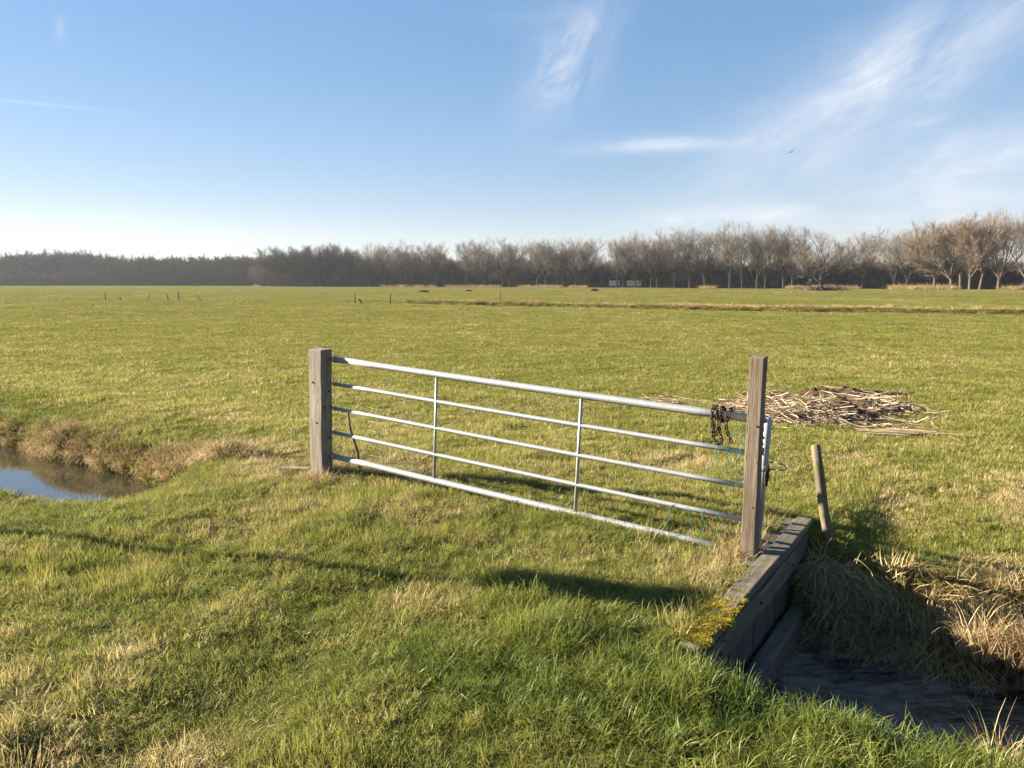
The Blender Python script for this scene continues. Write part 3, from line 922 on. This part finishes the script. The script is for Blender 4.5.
# ------------------------------------------------------------------ bare trees
def grow_tree(seed, height, spread, stems, lean=0.0, fine=1.0, clear=.2, thick=.30, twigw=.027, dense=1.0):
    """returns (wood Geo, twig Geo) of a leafless tree: trunk and limbs as tubes, twigs as thin strips"""
    r = random.Random(seed)
    wood, twig = Geo(), Geo()
    def rotdir(d, ang, az):
        o_ = d.orthogonal().normalized(); u = d.cross(o_)
        return (d * math.cos(ang) + (o_ * math.cos(az) + u * math.sin(az)) * math.sin(ang)).normalized()
    def twigs(p, d, ln, lev):
        n_ = r.choice((3, 4, 4, 5)) if lev == 0 else 2
        for _ in range(int(max(1, round(n_ * dense)))):
            q = rotdir(d, abs(r.gauss(.50, .28)), r.uniform(0, 6.28)); q = (q + Vector((0, 0, .22))).normalized()
            l2 = ln * r.uniform(.55, 1.1)
            side = q.cross(Vector((r.gauss(0, 1), r.gauss(0, 1), r.gauss(0, .4)))).normalized()
            mid = p + q * l2 * .5 + Vector((r.gauss(0, .04), r.gauss(0, .04), .03 * l2)) * l2
            end = p + q * l2 + Vector((0, 0, .10 * l2))
            twig.ribbon([p, mid, end], [twigw, twigw * .8, twigw * .35], side)
            if lev < 1:
                twigs(p.lerp(mid, r.uniform(.5, 1.0)), q, l2 * .62, lev + 1)
    def branch(p, d, ln, rad, lev):
        k = 4 if lev < 2 else 3
        pts = [p]; rads = [rad]; q = p; dd = d
        for i in range(k):
            dd = (dd + Vector((r.gauss(0, .10), r.gauss(0, .10), .10 + .05 * lev)) * (1 if lev else .35)).normalized()
            q = q + dd * ln / k
            pts.append(q); rads.append(max(rad * (1 - .72 * (i + 1) / k), .012))
        wood.tube(pts, rads, 7 if lev == 0 else (5 if lev == 1 else 3), cap=False)
        if lev >= 3:
            return
        if lev == 2:
            for i in range(1, k + 1):
                twigs(pts[i], (pts[i] - pts[i - 1]).normalized(), ln * .55 + height * .060, 0)
            return
        nb = (int(7 * fine) if lev == 0 else int(5 * fine))
        for b in range(nb):
            t = (.14 + .86 * (b + r.random()) / nb) * k
            i = min(int(t), k - 1); f = t - i
            pp = pts[i].lerp(pts[i + 1], f)
            dirv = (pts[i + 1] - pts[i]).normalized()
            nd = rotdir(dirv, r.uniform(.45, .95), r.uniform(0, 6.28))
            branch(pp, nd, ln * r.uniform(.42, .62) * (1.12 - .35 * t / k), rads[i] * .55, lev + 1)
        twigs(pts[-1], dd, ln * .3, 0)
    # trunk then ascending stems
    th = height * clear
    base = Vector((0, 0, -.3)); d0 = Vector((lean, 0, 1)).normalized()
    tp = base + d0 * (th + .3)
    mid = base.lerp(tp, .5) + Vector((r.gauss(0, .05), r.gauss(0, .05), 0))
    wood.tube([base, base + d0 * .45, mid, tp], [thick * 1.45, thick * 1.05, thick * .92, thick * .85], 9, cap=False)
    for s_ in range(stems):
        az = 2 * math.pi * (s_ + r.uniform(-.3, .3)) / stems
        an = 0.06 if (s_ == 0 and stems > 2) else spread * r.uniform(.55, 1.05)
        d = (Matrix.Rotation(az, 3, 'Z') @ Vector((math.sin(an), 0, math.cos(an)))) + Vector((lean * .6, 0, 0))
        st = base.lerp(tp, r.uniform(.72, 1.0))
        branch(st, d.normalized(), (height - th) * r.uniform(.66, .82), thick * r.uniform(.5, .7), 0)
    zs = max(max(v.z for v in twig.v), .1)
    f = height / zs
    for gg in (wood, twig):
        for v in gg.v: v *= f
    return wood, twig

STYLES = {}
def style(key, seed, matw, matt, **kw):
    w_, t_ = grow_tree(seed, **kw)
    mw = bpy.data.meshes.new('trunk'); mw.from_pydata([tuple(v) for v in w_.v], [], w_.f); mw.materials.append(matw)
    mw.polygons.foreach_set('use_smooth', [True] * len(mw.polygons))
    mt = bpy.data.meshes.new('crown'); mt.from_pydata([tuple(v) for v in t_.v], [], t_.f); mt.materials.append(matt)
    STYLES[key] = (mw, mt, kw['height'], w_, t_)
style('a', 1, M_BARK, M_TWIG, height=17, spread=.55, stems=4, thick=.30, clear=.15)
style('b', 2, M_BARK, M_TWIG, height=17, spread=.48, stems=5, thick=.26, clear=.16)
style('c', 3, M_BARK, M_TWIG, height=17, spread=.62, stems=5, thick=.32)
style('d', 4, M_BARK, M_TWIG, height=17, spread=.42, stems=3, thick=.28, clear=.18)
style('s', 5, M_BARK, M_TWIG, height=15, spread=1.0, stems=8, thick=.36, clear=.14, fine=1.0)
style('w', 6, M_BARK_PALE, M_TWIG_BROWN, height=17, spread=.72, stems=7, thick=.38, clear=.2, fine=1.25, dense=1.2)
style('v', 9, M_BARK_PALE, M_TWIG_BROWN, height=17, spread=.40, stems=3, thick=.26, clear=.28, lean=.10)
style('t', 8, M_BARK_PALE, M_TWIG, height=18, spread=.58, stems=6, thick=.34, clear=.18, fine=1.1)
style('k', 10, M_BARK, M_TWIG_DARK, height=15, spread=.75, stems=7, thick=.3, clear=.12, fine=1.25, dense=1.25)

def tree_dist(px): return 160 + max(0, 1024 - px) * .20
ROW = 'bare trees in the long row at the far edge of the meadow'
BASE_Y = 287.5
def plant(px, top, key, label, group=ROW, dD=0, wide=1.0, rz=None, name='bare_tree'):
    D = tree_dist(px) + dD
    x = (px - 512) / FPX * D
    z = ground_at(x, D)
    ztop = CAM_H + (282.0 - top) / FPX * D
    mw, mt, hh, _, _ = STYLES[key]
    s = (ztop - z) / hh * 1.06
    root = empty(name, (x, D, z), (0, 0, random.uniform(0, 6.28) if rz is None else rz))
    root.scale = (s * wide * 1.38, s * wide * 1.38, s)
    tag(root, label, 'tree', group)
    a = bpy.data.objects.new('trunk', mw); link(a, root)
    b = bpy.data.objects.new('crown', mt); link(b, root)
    return root

row = [
 (281, 249, 'k', 'dense dark bare tree where the left wood meets the row, leftmost of its clump', .95),
 (297, 247, 'k', 'dense dark bare tree, second from the left in the rounded clump', .95),
 (313, 246, 'k', 'dense dark bare tree, third from the left in the rounded clump', 1.0),
 (330, 245, 'k', 'dense dark bare tree, fourth from the left at the top of the rounded clump', 1.0),
 (347, 247, 'k', 'dense dark bare tree at the right end of the rounded clump', .95),
 (371, 245, 'b', 'bare grey tree, first right of the dense rounded clump', 1.0),
 (387, 244, 'a', 'bare grey tree, second right of the dense rounded clump', .95),
 (403, 242, 'd', 'bare grey tree, third right of the dense rounded clump', 1.1),
 (419, 243, 'b', 'bare grey tree, fourth right of the dense rounded clump', 1.0),
 (436, 243, 'a', 'bare grey tree just left of the first gap of sky in the row', .9),
 (467, 240, 'a', 'broad bare tree just right of the first gap of sky in the row', 1.05),
 (484, 241, 'd', 'slim bare tree second right of the first gap of sky in the row', 1.0),
 (503, 238, 'c', 'tall bare tree with a twin trunk beside it, left of the second gap of sky', .95),
 (509, 240, 'd', 'slim bare tree close against a taller one, left of the second gap of sky', .9),
 (537, 239, 'a', 'bare tree just right of the second gap of sky in the row', 1.0),
 (545, 240, 'd', 'slim bare tree second right of the second gap of sky', 1.0),
 (557, 239, 'b', 'bare tree third right of the second gap of sky', .95),
 (563, 241, 'd', 'slim bare tree fourth right of the second gap of sky', .85),
 (575, 238, 'b', 'bare tree second left of the gap of sky near the white sheds', .95),
 (584, 238, 'a', 'bare tree directly left of the gap of sky near the white sheds', .9),
 (616, 237, 'a', 'bare tree standing in front of the left white shed', .9),
 (622, 238, 'd', 'slim bare tree standing between the two white sheds', .9),
 (634, 234, 'b', 'bare tree standing in front of the right white shed', .95),
 (650, 231, 'c', 'tall bare tree with a broad crown right of the white sheds', .9),
 (656, 233, 'd', 'slim bare tree directly behind the broad one right of the white sheds', .9),
 (673, 232, 'b', 'bare tree second right of the white sheds with an upright crown', .95),
 (688, 228, 'a', 'bare tree left of the slender gate post, six trunks left of it', .9),
 (703, 227, 'd', 'slim bare tree left of the slender gate post, third trunk from it', 1.1),
 (728, 223, 'c', 'tall bare tree just left above the slender gate post', .8),
 (740, 223, 'b', 'tall bare tree almost in line with the slender gate post, on its left', .85),
 (755, 226, 'd', 'bare tree directly above the slender gate post', 1.1),
 (763, 227, 'b', 'bare tree first right above the slender gate post', .85),
 (781, 225, 'a', 'leaning bare tree second right above the slender gate post', .85),
 (790, 227, 'd', 'slim bare tree third right above the slender gate post', 1.05),
 (818, 229, 's', 'low broad bare tree with wide spreading limbs above the brushwood pile', .95),
 (860, 233, 'a', 'shorter bare tree standing apart between two gaps of sky on the right', .8),
 (891, 227, 'b', 'bare tree left of the brown willows, second trunk from them', .9),
 (904, 226, 'd', 'slim bare tree just left of the brown willows', 1.15),
 (931, 221, 'w', 'brown twigged willow with pale trunk at the left end of the willow group', .72),
 (947, 215, 'w', 'largest brown twigged dense willow in the group on the right', .85),
 (957, 222, 'v', 'brown willow with a strongly leaning pale trunk in the group on the right', 1.0),
 (966, 217, 'w', 'brown twigged willow third from the left in the group on the right', .70),
 (976, 219, 'v', 'brown twigged willow at the right end of the willow group, pale upright trunk', 1.0),
 (995, 209, 't', 'tallest bare tree, pale trunk standing clear at the right end of the row', .85),
 (1021, 212, 't', 'bare tree cut by the right edge of the picture', .75),
]
for (px, top, key, lab, wd) in row:
    plant(px, top, key, lab, wide=wd)
for px in (1060, 1095, 1130): plant(px, 214, 'a', 'bare tree of the row beyond the right edge of the picture', wide=.8) if px < 0 else None

# the woods behind: one mass of stems that nobody could count
wood_geos = []
for i, (sd, kw) in enumerate(((41, dict(height=15, spread=.45, stems=4, thick=.22, clear=.25)), (42, dict(height=15, spread=.55, stems=5, thick=.22, clear=.15)),
                              (43, dict(height=14, spread=.7, stems=6, thick=.24, clear=.08, dense=1.1)))):
    w_, t_ = grow_tree(sd, twigw=.055, **kw)
    off = len(w_.v)
    w_.v += t_.v; w_.f += [tuple(a + off for a in f) for f in t_.f]; w_.mi += [1] * len(t_.f)
    wood_geos.append(('wood_stem', w_))
# dense scrub
for sd in (51, 52):
    g_ = Geo(); q_ = random.Random(sd)
    for _ in range(1300):
        a = q_.uniform(0, 6.28); r_ = 2.6 * math.sqrt(q_.random())
        p_ = Vector((r_ * math.cos(a) * .6, r_ * math.sin(a) * .6, 0))
        zz = q_.uniform(0, 3.4); p_ = p_ * (1 + .25 * zz) + Vector((0, 0, zz))
        d_ = Vector((math.cos(a) * .5 + q_.gauss(0, .5), math.sin(a) * .5 + q_.gauss(0, .5), q_.uniform(.3, 1.4))).normalized()
        l_ = q_.uniform(.7, 2.0)
        s_ = d_.cross(Vector((q_.gauss(0, 1), q_.gauss(0, 1), q_.gauss(0, 1)))).normalized()
        g_.ribbon([p_, p_ + d_ * l_ * .5, p_ + d_ * l_], [.085, .07, .02], s_)
    wood_geos.append(('wood_thicket', g_))
C_WOOD = proto_collection('wood_protos', wood_geos, [M_TWIG_DARK, M_TWIG_DARK])
M_TWIG_MID = simple_mat('thicket_twig', (.095, .074, .058), (.19, .15, .115), .12, .95, 0, .1, .1)
C_SCRUB = proto_collection('scrub_protos', wood_geos, [M_BARK, M_TWIG_MID])
P = []; RT = []; SC = []; ID = []; TI = []
def putw(x, y, s, i, sz=None):
    P.append((x, y, ground_at(x, y) - .2)); RT.append((0, 0, rr.uniform(0, 6.28))); SC.append((s, s, sz or s)); ID.append(i); TI.append(.5)
def top_profile(px):
    return float(np.interp(px, [-80, 0, 30, 60, 90, 110, 130, 170, 230, 275], [258, 256, 252, 250, 250.5, 252, 255, 256, 255, 254]))
for q in range(330):
    px = rr.uniform(-90, 282); D = 372 + rr.uniform(-6, 45) + (0 if px > 100 else 12)
    x_ = (px - 512) / FPX * D
    h_ = (282 - top_profile(px) + rr.uniform(-5, 2.6)) / FPX * D + 1.6
    if px < 105:
        if rr.random() < .35: continue
        i_ = rr.choice((0, 1, 1))
    else: i_ = rr.choice((1, 2, 2))
    putw(x_, D, h_ / 14.5, i_)
for q in range(420):
    px = rr.uniform(-90, 282); D = 366 + rr.uniform(-4, 30)
    x_ = (px - 512) / FPX * D
    sz = rr.uniform(.6, 1.75) if px < 105 else rr.uniform(1.1, 2.0)
    putw(x_, D, rr.uniform(1.0, 1.7), rr.choice((3, 4)), sz)
tag(scatter('woodland', P, RT, SC, ID, TI, C_WOOD, [M_TWIG_DARK]), 'hazy dark leafless wood along the horizon on the left', 'wood', kind='stuff')
P = []; RT = []; SC = []; ID = []; TI = []
for q in range(620):
    px = rr.uniform(262, 1120); D = tree_dist(px) + rr.uniform(10, 55)
    x_ = (px - 512) / FPX * D
    hpx = np.interp(px, [262, 360, 600, 800, 900, 1024, 1120], [27, 30, 30, 30, 27, 26, 27]) * rr.uniform(.42, 1.12)
    h_ = hpx / FPX * D + 1.2
    if rr.random() < .55: putw(x_, D, h_ / 14.5 * rr.uniform(.9, 1.3), rr.choice((1, 2, 2)), h_ / 14.5)
    else: putw(x_, D, h_ / 4.6 * rr.uniform(.5, .9), rr.choice((3, 4)), h_ / 4.6 * rr.uniform(.45, .9))
for q in range(380):
    px = rr.uniform(262, 1120); D = tree_dist(px) + rr.uniform(6, 12)
    x_ = (px - 512) / FPX * D
    s_ = rr.uniform(.30, .62); putw(x_, D, s_ * 1.3, rr.choice((3, 4)), s_)
tag(scatter('thicket', P, RT, SC, ID, TI, C_SCRUB, [M_TWIG_DARK]), 'tangled grey brown thicket filling the gaps behind the row of trees', 'thicket', kind='stuff')

# pale reeds at the foot of the trees and russet scrub on the right
P = []; RT = []; SC = []; ID = []; TI = []
for q in range(1500):
    px = rr.uniform(255, 1110); 
    if float(vnoise(px * .03, 5.5, 80)) < -.05: continue
    D = tree_dist(px) + rr.uniform(-7, 3)
    x_ = (px - 512) / FPX * D
    P.append((x_, D, ground_at(x_, D) - .02)); RT.append((0, 0, rr.uniform(0, 6.28))); s_ = rr.uniform(3, 6); SC.append((s_ * 1.5, s_ * 1.5, s_ * (1.0 if px < 880 else 1.25)))
    ID.append(rr.randrange(5, 9)); TI.append(min(1, max(0, .62 + rr.gauss(0, .16))))
for q in range(420):
    px = rr.uniform(560, 1080); D = rr.choice((140, 128, 118)) + rr.uniform(-2, 2)
    if float(vnoise(px * .02, D * .1, 81)) < .12: continue
    x_ = (px - 512) / FPX * D
    P.append((x_, D, ground_at(x_, D) - .02)); RT.append((0, 0, rr.uniform(0, 6.28))); SC.append((3, 3, rr.uniform(1.0, 2.0)))
    ID.append(rr.randrange(5, 9)); TI.append(min(1, max(0, .6 + rr.gauss(0, .18))))
tag(scatter('reeds', P, RT, SC, ID, TI, C_DRY, M_DRY), 'pale dry reeds and rough grass at the foot of the far trees', 'reeds', kind='stuff')

# brushwood pile in the far meadow
D = 148.0; bx_ = (823 - 512) / FPX * D
g_ = Geo(); q_ = random.Random(77)
for i in range(150):
    a = q_.uniform(0, 6.28); e = q_.gauss(.25, .3); l_ = q_.uniform(1.0, 3.0)
    c_ = Vector((q_.gauss(0, 1.7), q_.gauss(0, .7), q_.uniform(.05, .8)))
    d_ = Vector((math.cos(a) * math.cos(e), math.sin(a) * math.cos(e), math.sin(e)))
    p0 = c_ - d_ * l_ * .5; p0.z = max(p0.z, 0); p1_ = c_ + d_ * l_ * .5; p1_.z = max(p1_.z, .05)
    g_.tube([p0, c_ + Vector((0, 0, .1)), p1_], [.07, .055, .02], 5, cap=False)
o = g_.obj('brushwood_pile', M_TWIG_DARK); o.location = (bx_, D, ground_at(bx_, D))
tag(o, 'tangled pile of cut brushwood on the far meadow under the low broad tree', 'brushwood')

# two low white sheds glimpsed between the trunks
for (px, wpx, lab) in ((614, 11, 'low white shed glimpsed between far tree trunks, the left one'), (633, 14, 'longer low white shed glimpsed between far tree trunks, the right one')):
    D = tree_dist(px) + 7.5; x_ = (px - 512) / FPX * D; wdt = wpx / FPX * D
    root = empty('shed', (x_, D, ground_at(x_, D)), (0, 0, R(-6)))
    tag(root, lab, 'shed', 'white sheds behind the row of trees')
    def bx3(name, sx, sy, sz, loc, mat, bev=.03):
        bm = bmesh.new(); bmesh.ops.create_cube(bm, size=1)
        for v in bm.verts: v.co = Vector((v.co.x * sx, v.co.y * sy, v.co.z * sz))
        bmesh.ops.bevel(bm, geom=bm.edges[:], offset=bev, segments=2, affect='EDGES')
        o_ = bm_obj(name, bm, mat, root); o_.location = loc; return o_
    bx3('wall', wdt, 2.2, 1.5, (0, 0, 1.25), M_WHITE)
    bx3('skirt', wdt * .98, 2.1, .5, (0, 0, .25), M_DARKPANE)
    bx3('roof', wdt * 1.04, 2.4, .16, (0, 0, 2.08), M_WHITE)
    for k_ in (-.3, .05, .33): bx3('window', wdt * .11, .06, .4, (wdt * k_, -1.11, 1.5), M_DARKPANE, .01)

# ------------------------------------------------------------------ a bird high over the trees
rv = ray(791, 152).normalized() * 95
bird = empty('bird', Vector((0, 0, CAM_H)) + rv, (R(10), R(-26), R(8)))
tag(bird, 'small dark bird gliding in the sky above the row of trees', 'bird')
g_ = Geo()
g_.tube([(0, -.24, 0), (0, -.17, .005), (0, 0, 0), (0, .12, .01), (0, .18, .02), (0, .23, .018)], [.01, .04, .065, .05, .036, .006], 10)
g_.tube([(0, -.22, 0), (0, -.34, .0)], [.02, .06], 6)
g_.obj('body', M_GULL, bird)
for s_ in (-1, 1):
    v_ = [(0, .09, .02), (0, -.08, .02), (s_ * .28, .13, .10), (s_ * .28, -.05, .10), (s_ * .62, .02, .04), (s_ * .58, -.06, .04)]
    v_ += [(a, b, c - .012) for a, b, c in v_]
    f_ = [(0, 2, 3, 1), (2, 4, 5, 3), (6, 7, 9, 8), (8, 9, 11, 10), (0, 6, 8, 2), (2, 8, 10, 4), (1, 3, 9, 7), (3, 5, 11, 9), (4, 10, 11, 5)]
    mesh_obj('wing', v_, f_, M_GULL, bird)

# ------------------------------------------------------------------ unseen post and board, added to cast the shadow across the dam
SUN_AZ = math.pi - R(15)          # direction towards the sun, seen from above (0 = +X)
SUN_EL = R(19)
sb = empty('added_shadow_post', (-5.3, 5.58, 0), (0, 0, R(75)))
tag(sb, 'unseen wooden post and board added to cast a shadow from the left', 'shadow caster')
g_ = Geo(); g_.tube([(0, 0, -.3), (.01, 0, .8), (0, 0, 2.25)], [.044, .040, .036], 10); g_.obj('post', M_ROUND, sb)
wood_box('panel', .36, .03, .42, M_PLANK, sb, (0, -.065, 1.84), (0, 0, 0), 6, 2, .002, .004, 55)

# ------------------------------------------------------------------ sky, sun, haze
wd = bpy.data.worlds.new('World'); scene.world = wd; wd.use_nodes = True
wd.node_tree.nodes.clear(); t = NT(wd.node_tree)
out = t.add('ShaderNodeOutputWorld'); bg = t.add('ShaderNodeBackground')
sky = t.add('ShaderNodeTexSky'); sky.sky_type = 'NISHITA'; sky.sun_disc = False
sky.sun_elevation = SUN_EL; sky.sun_rotation = math.pi / 2 - SUN_AZ
sky.altitude = 0; sky.air_density = 1.0; sky.dust_density = .12; sky.ozone_density = 3.5
tc = t.add('ShaderNodeTexCoord'); dirv = tc.outputs['Generated']
sx = t.add('ShaderNodeSeparateXYZ'); t.l.new(dirv, sx.inputs[0])
yy = t.math('MAXIMUM', sx.outputs[1], .02)
A = t.math('DIVIDE', sx.outputs[0], yy); B = t.math('DIVIDE', sx.outputs[2], yy)
cv = t.add('ShaderNodeCombineXYZ'); t.l.new(A, cv.inputs[0]); t.l.new(B, cv.inputs[1])
def ab(px, py):
    q = ray(px, py); return q.x / q.y, q.z / q.y
def cloud(px, py, lx, ly, ang, strength, streak, seed, scale=9.0, lo=.42, hi=.78, dist=.6):
    a, b = ab(px, py)
    mp = t.add('ShaderNodeMapping', vector_type='TEXTURE')
    mp.inputs['Location'].default_value = (a, b, 0); mp.inputs['Rotation'].default_value = (0, 0, R(ang))
    t.l.new(cv.outputs[0], mp.inputs[0])
    s = t.add('ShaderNodeSeparateXYZ'); t.l.new(mp.outputs[0], s.inputs[0])
    q = t.add('ShaderNodeMapping'); t.l.new(mp.outputs[0], q.inputs[0])
    q.inputs['Location'].default_value = (seed * 3.1, seed * 1.7, seed); q.inputs['Scale'].default_value = (1, streak, 1)
    nz = t.noise(q.outputs[0], scale, 7, .62, dist)
    wob = t.noise(q.outputs[0], scale * .45, 3, .5, .3)
    u = t.math('DIVIDE', s.outputs[0], lx / FPX); v = t.math('DIVIDE', t.math('ADD', s.outputs[1], t.math('MULTIPLY', t.math('SUBTRACT', wob, .5), ly * 1.6 / FPX)), ly / FPX)
    r2 = t.math('ADD', t.math('MULTIPLY', u, u), t.math('MULTIPLY', v, v))
    m = t.math('EXPONENT', t.math('MULTIPLY', r2, -1.3))
    qf = t.add('ShaderNodeMapping'); t.l.new(mp.outputs[0], qf.inputs[0])
    qf.inputs['Location'].default_value = (seed * 2.3, seed * 5.1, seed); qf.inputs['Scale'].default_value = (1, streak * 3.2, 1)
    fib = t.noise(qf.outputs[0], scale * 1.9, 6, .68, 1.3)
    n_ = t.math('MULTIPLY', t.mapr(nz, lo, hi, 0, 1, True), t.mapr(fib, .32, .66, .62, 1.08))
    return t.math('MULTIPLY', t.math('MULTIPLY', m, n_), strength)
cl = [
    cloud(568, 58, 62, 30, 55, .80, 1.9, 1, 9, .18, .82, 1.6),
    cloud(540, 20, 90, 22, -8, .30, 3.0, 2, 7, .35, .8),
    cloud(890, 84, 200, 52, 29, .80, 1.9, 3, 5, .05, .85, 1.0),
    cloud(850, 95, 160, 18, 29, .28, 3.0, 4, 12, .25, .85, 1.4),
    cloud(655, 145, 80, 8, 2, .60, 3.0, 5, 7, .2, .6),
    cloud(985, 160, 150, 44, 8, .75, 2.4, 6, 5, .12, .85, 1.0),
    cloud(690, 218, 60, 9, 4, .60, 2.5, 7, 8, .3, .7),
    cloud(770, 217, 30, 7, 12, .55, 2.5, 8, 9, .3, .7),
    cloud(930, 120, 22, 4, 12, .5, 2.0, 9, 12, .3, .7),
    cloud(60, 28, 5, 12, 0, .35, 1.5, 10, 9, .2, .6),
    cloud(960, 212, 260, 30, 2, .65, 4, 11, 5, .3, .8),
    cloud(160, 230, 330, 20, -2, .35, 6, 12, 4, .3, .8),
]
tot = cl[0]
for c_ in cl[1:]: tot = t.math('ADD', tot, c_)
# a vapour trail
a0, b0 = ab(-40, 96); a1, b1 = ab(163, 116)
mp = t.add('ShaderNodeMapping', vector_type='TEXTURE'); mp.inputs['Location'].default_value = (a1, b1, 0)
mp.inputs['Rotation'].default_value = (0, 0, math.atan2(b0 - b1, a0 - a1)); t.l.new(cv.outputs[0], mp.inputs[0])
s = t.add('ShaderNodeSeparateXYZ'); t.l.new(mp.outputs[0], s.inputs[0])
vv_ = t.math('DIVIDE', s.outputs[1], 1.5 / FPX)
ln_ = t.math('EXPONENT', t.math('MULTIPLY', t.math('MULTIPLY', vv_, vv_), -1.0))
ln_ = t.math('MULTIPLY', ln_, t.mapr(s.outputs[0], 0, .15))
tot = t.math('ADD', tot, t.math('MULTIPLY', ln_, .20))
front = t.math('GREATER_THAN', sx.outputs[1], .05)
tot = t.math('MULTIPLY', t.math('MINIMUM', tot, .85), front)
CLOUD_COL = (3.5, 3.55, 3.75)
gm = t.add('ShaderNodeGamma'); t.l.new(sky.outputs[0], gm.inputs[0]); gm.inputs[1].default_value = .48
hsv = t.add('ShaderNodeHueSaturation'); t.l.new(gm.outputs[0], hsv.inputs['Color']); hsv.inputs['Saturation'].default_value = 1.62; hsv.inputs['Value'].default_value = 1.26
hue = t.mix(1.0, hsv.outputs[0], (1.05, .965, 1.045), 'MULTIPLY')
col = t.mix(tot, hue, CLOUD_COL)
t.l.new(col, bg.inputs[0]); bg.inputs[1].default_value = .05
t.l.new(bg.outputs[0], out.inputs[0])

sl = bpy.data.lights.new('sun', 'SUN'); sl.energy = 5.0; sl.angle = R(.55); sl.color = (1.0, .88, .70)
so_ = link(bpy.data.objects.new('sun', sl))
sd = Vector((math.cos(SUN_AZ) * math.cos(SUN_EL), math.sin(SUN_AZ) * math.cos(SUN_EL), math.sin(SUN_EL)))
so_.rotation_euler = sd.to_track_quat('Z', 'Y').to_euler(); so_.location = (-30, 8, 30)

hz, t, out = new_mat('haze_air')
pv = t.add('ShaderNodeVolumePrincipled'); t.set(pv, 'Color', (.80, .88, 1.0, 1)); t.set(pv, 'Density', .00013); t.set(pv, 'Anisotropy', .25)
t.l.new(pv.outputs[0], out.inputs[1])
bm = bmesh.new(); bmesh.ops.create_cube(bm, size=1)
for v in bm.verts: v.co = Vector((v.co.x * 4200, v.co.y * 4200, -2.5 + (v.co.z + .5) * 45))
tag(bm_obj('haze', bm, hz), kind='stuff')
# ------------------------------------------------------------------ camera
cam = bpy.data.cameras.new('camera'); cam.sensor_width = 36; cam.lens = 36 * FPX / 1024
cam.clip_start = .05; cam.clip_end = 6000
co = link(bpy.data.objects.new('camera', cam)); co.location = (0, 0, CAM_H); co.rotation_euler = (math.pi / 2 - PITCH, 0, 0)
scene.camera = co
scene.view_settings.view_transform = 'Standard'; scene.view_settings.look = 'None'
scene.view_settings.exposure = 2.5; scene.view_settings.gamma = 1
scene.cycles.max_bounces = 6; scene.cycles.transparent_max_bounces = 8
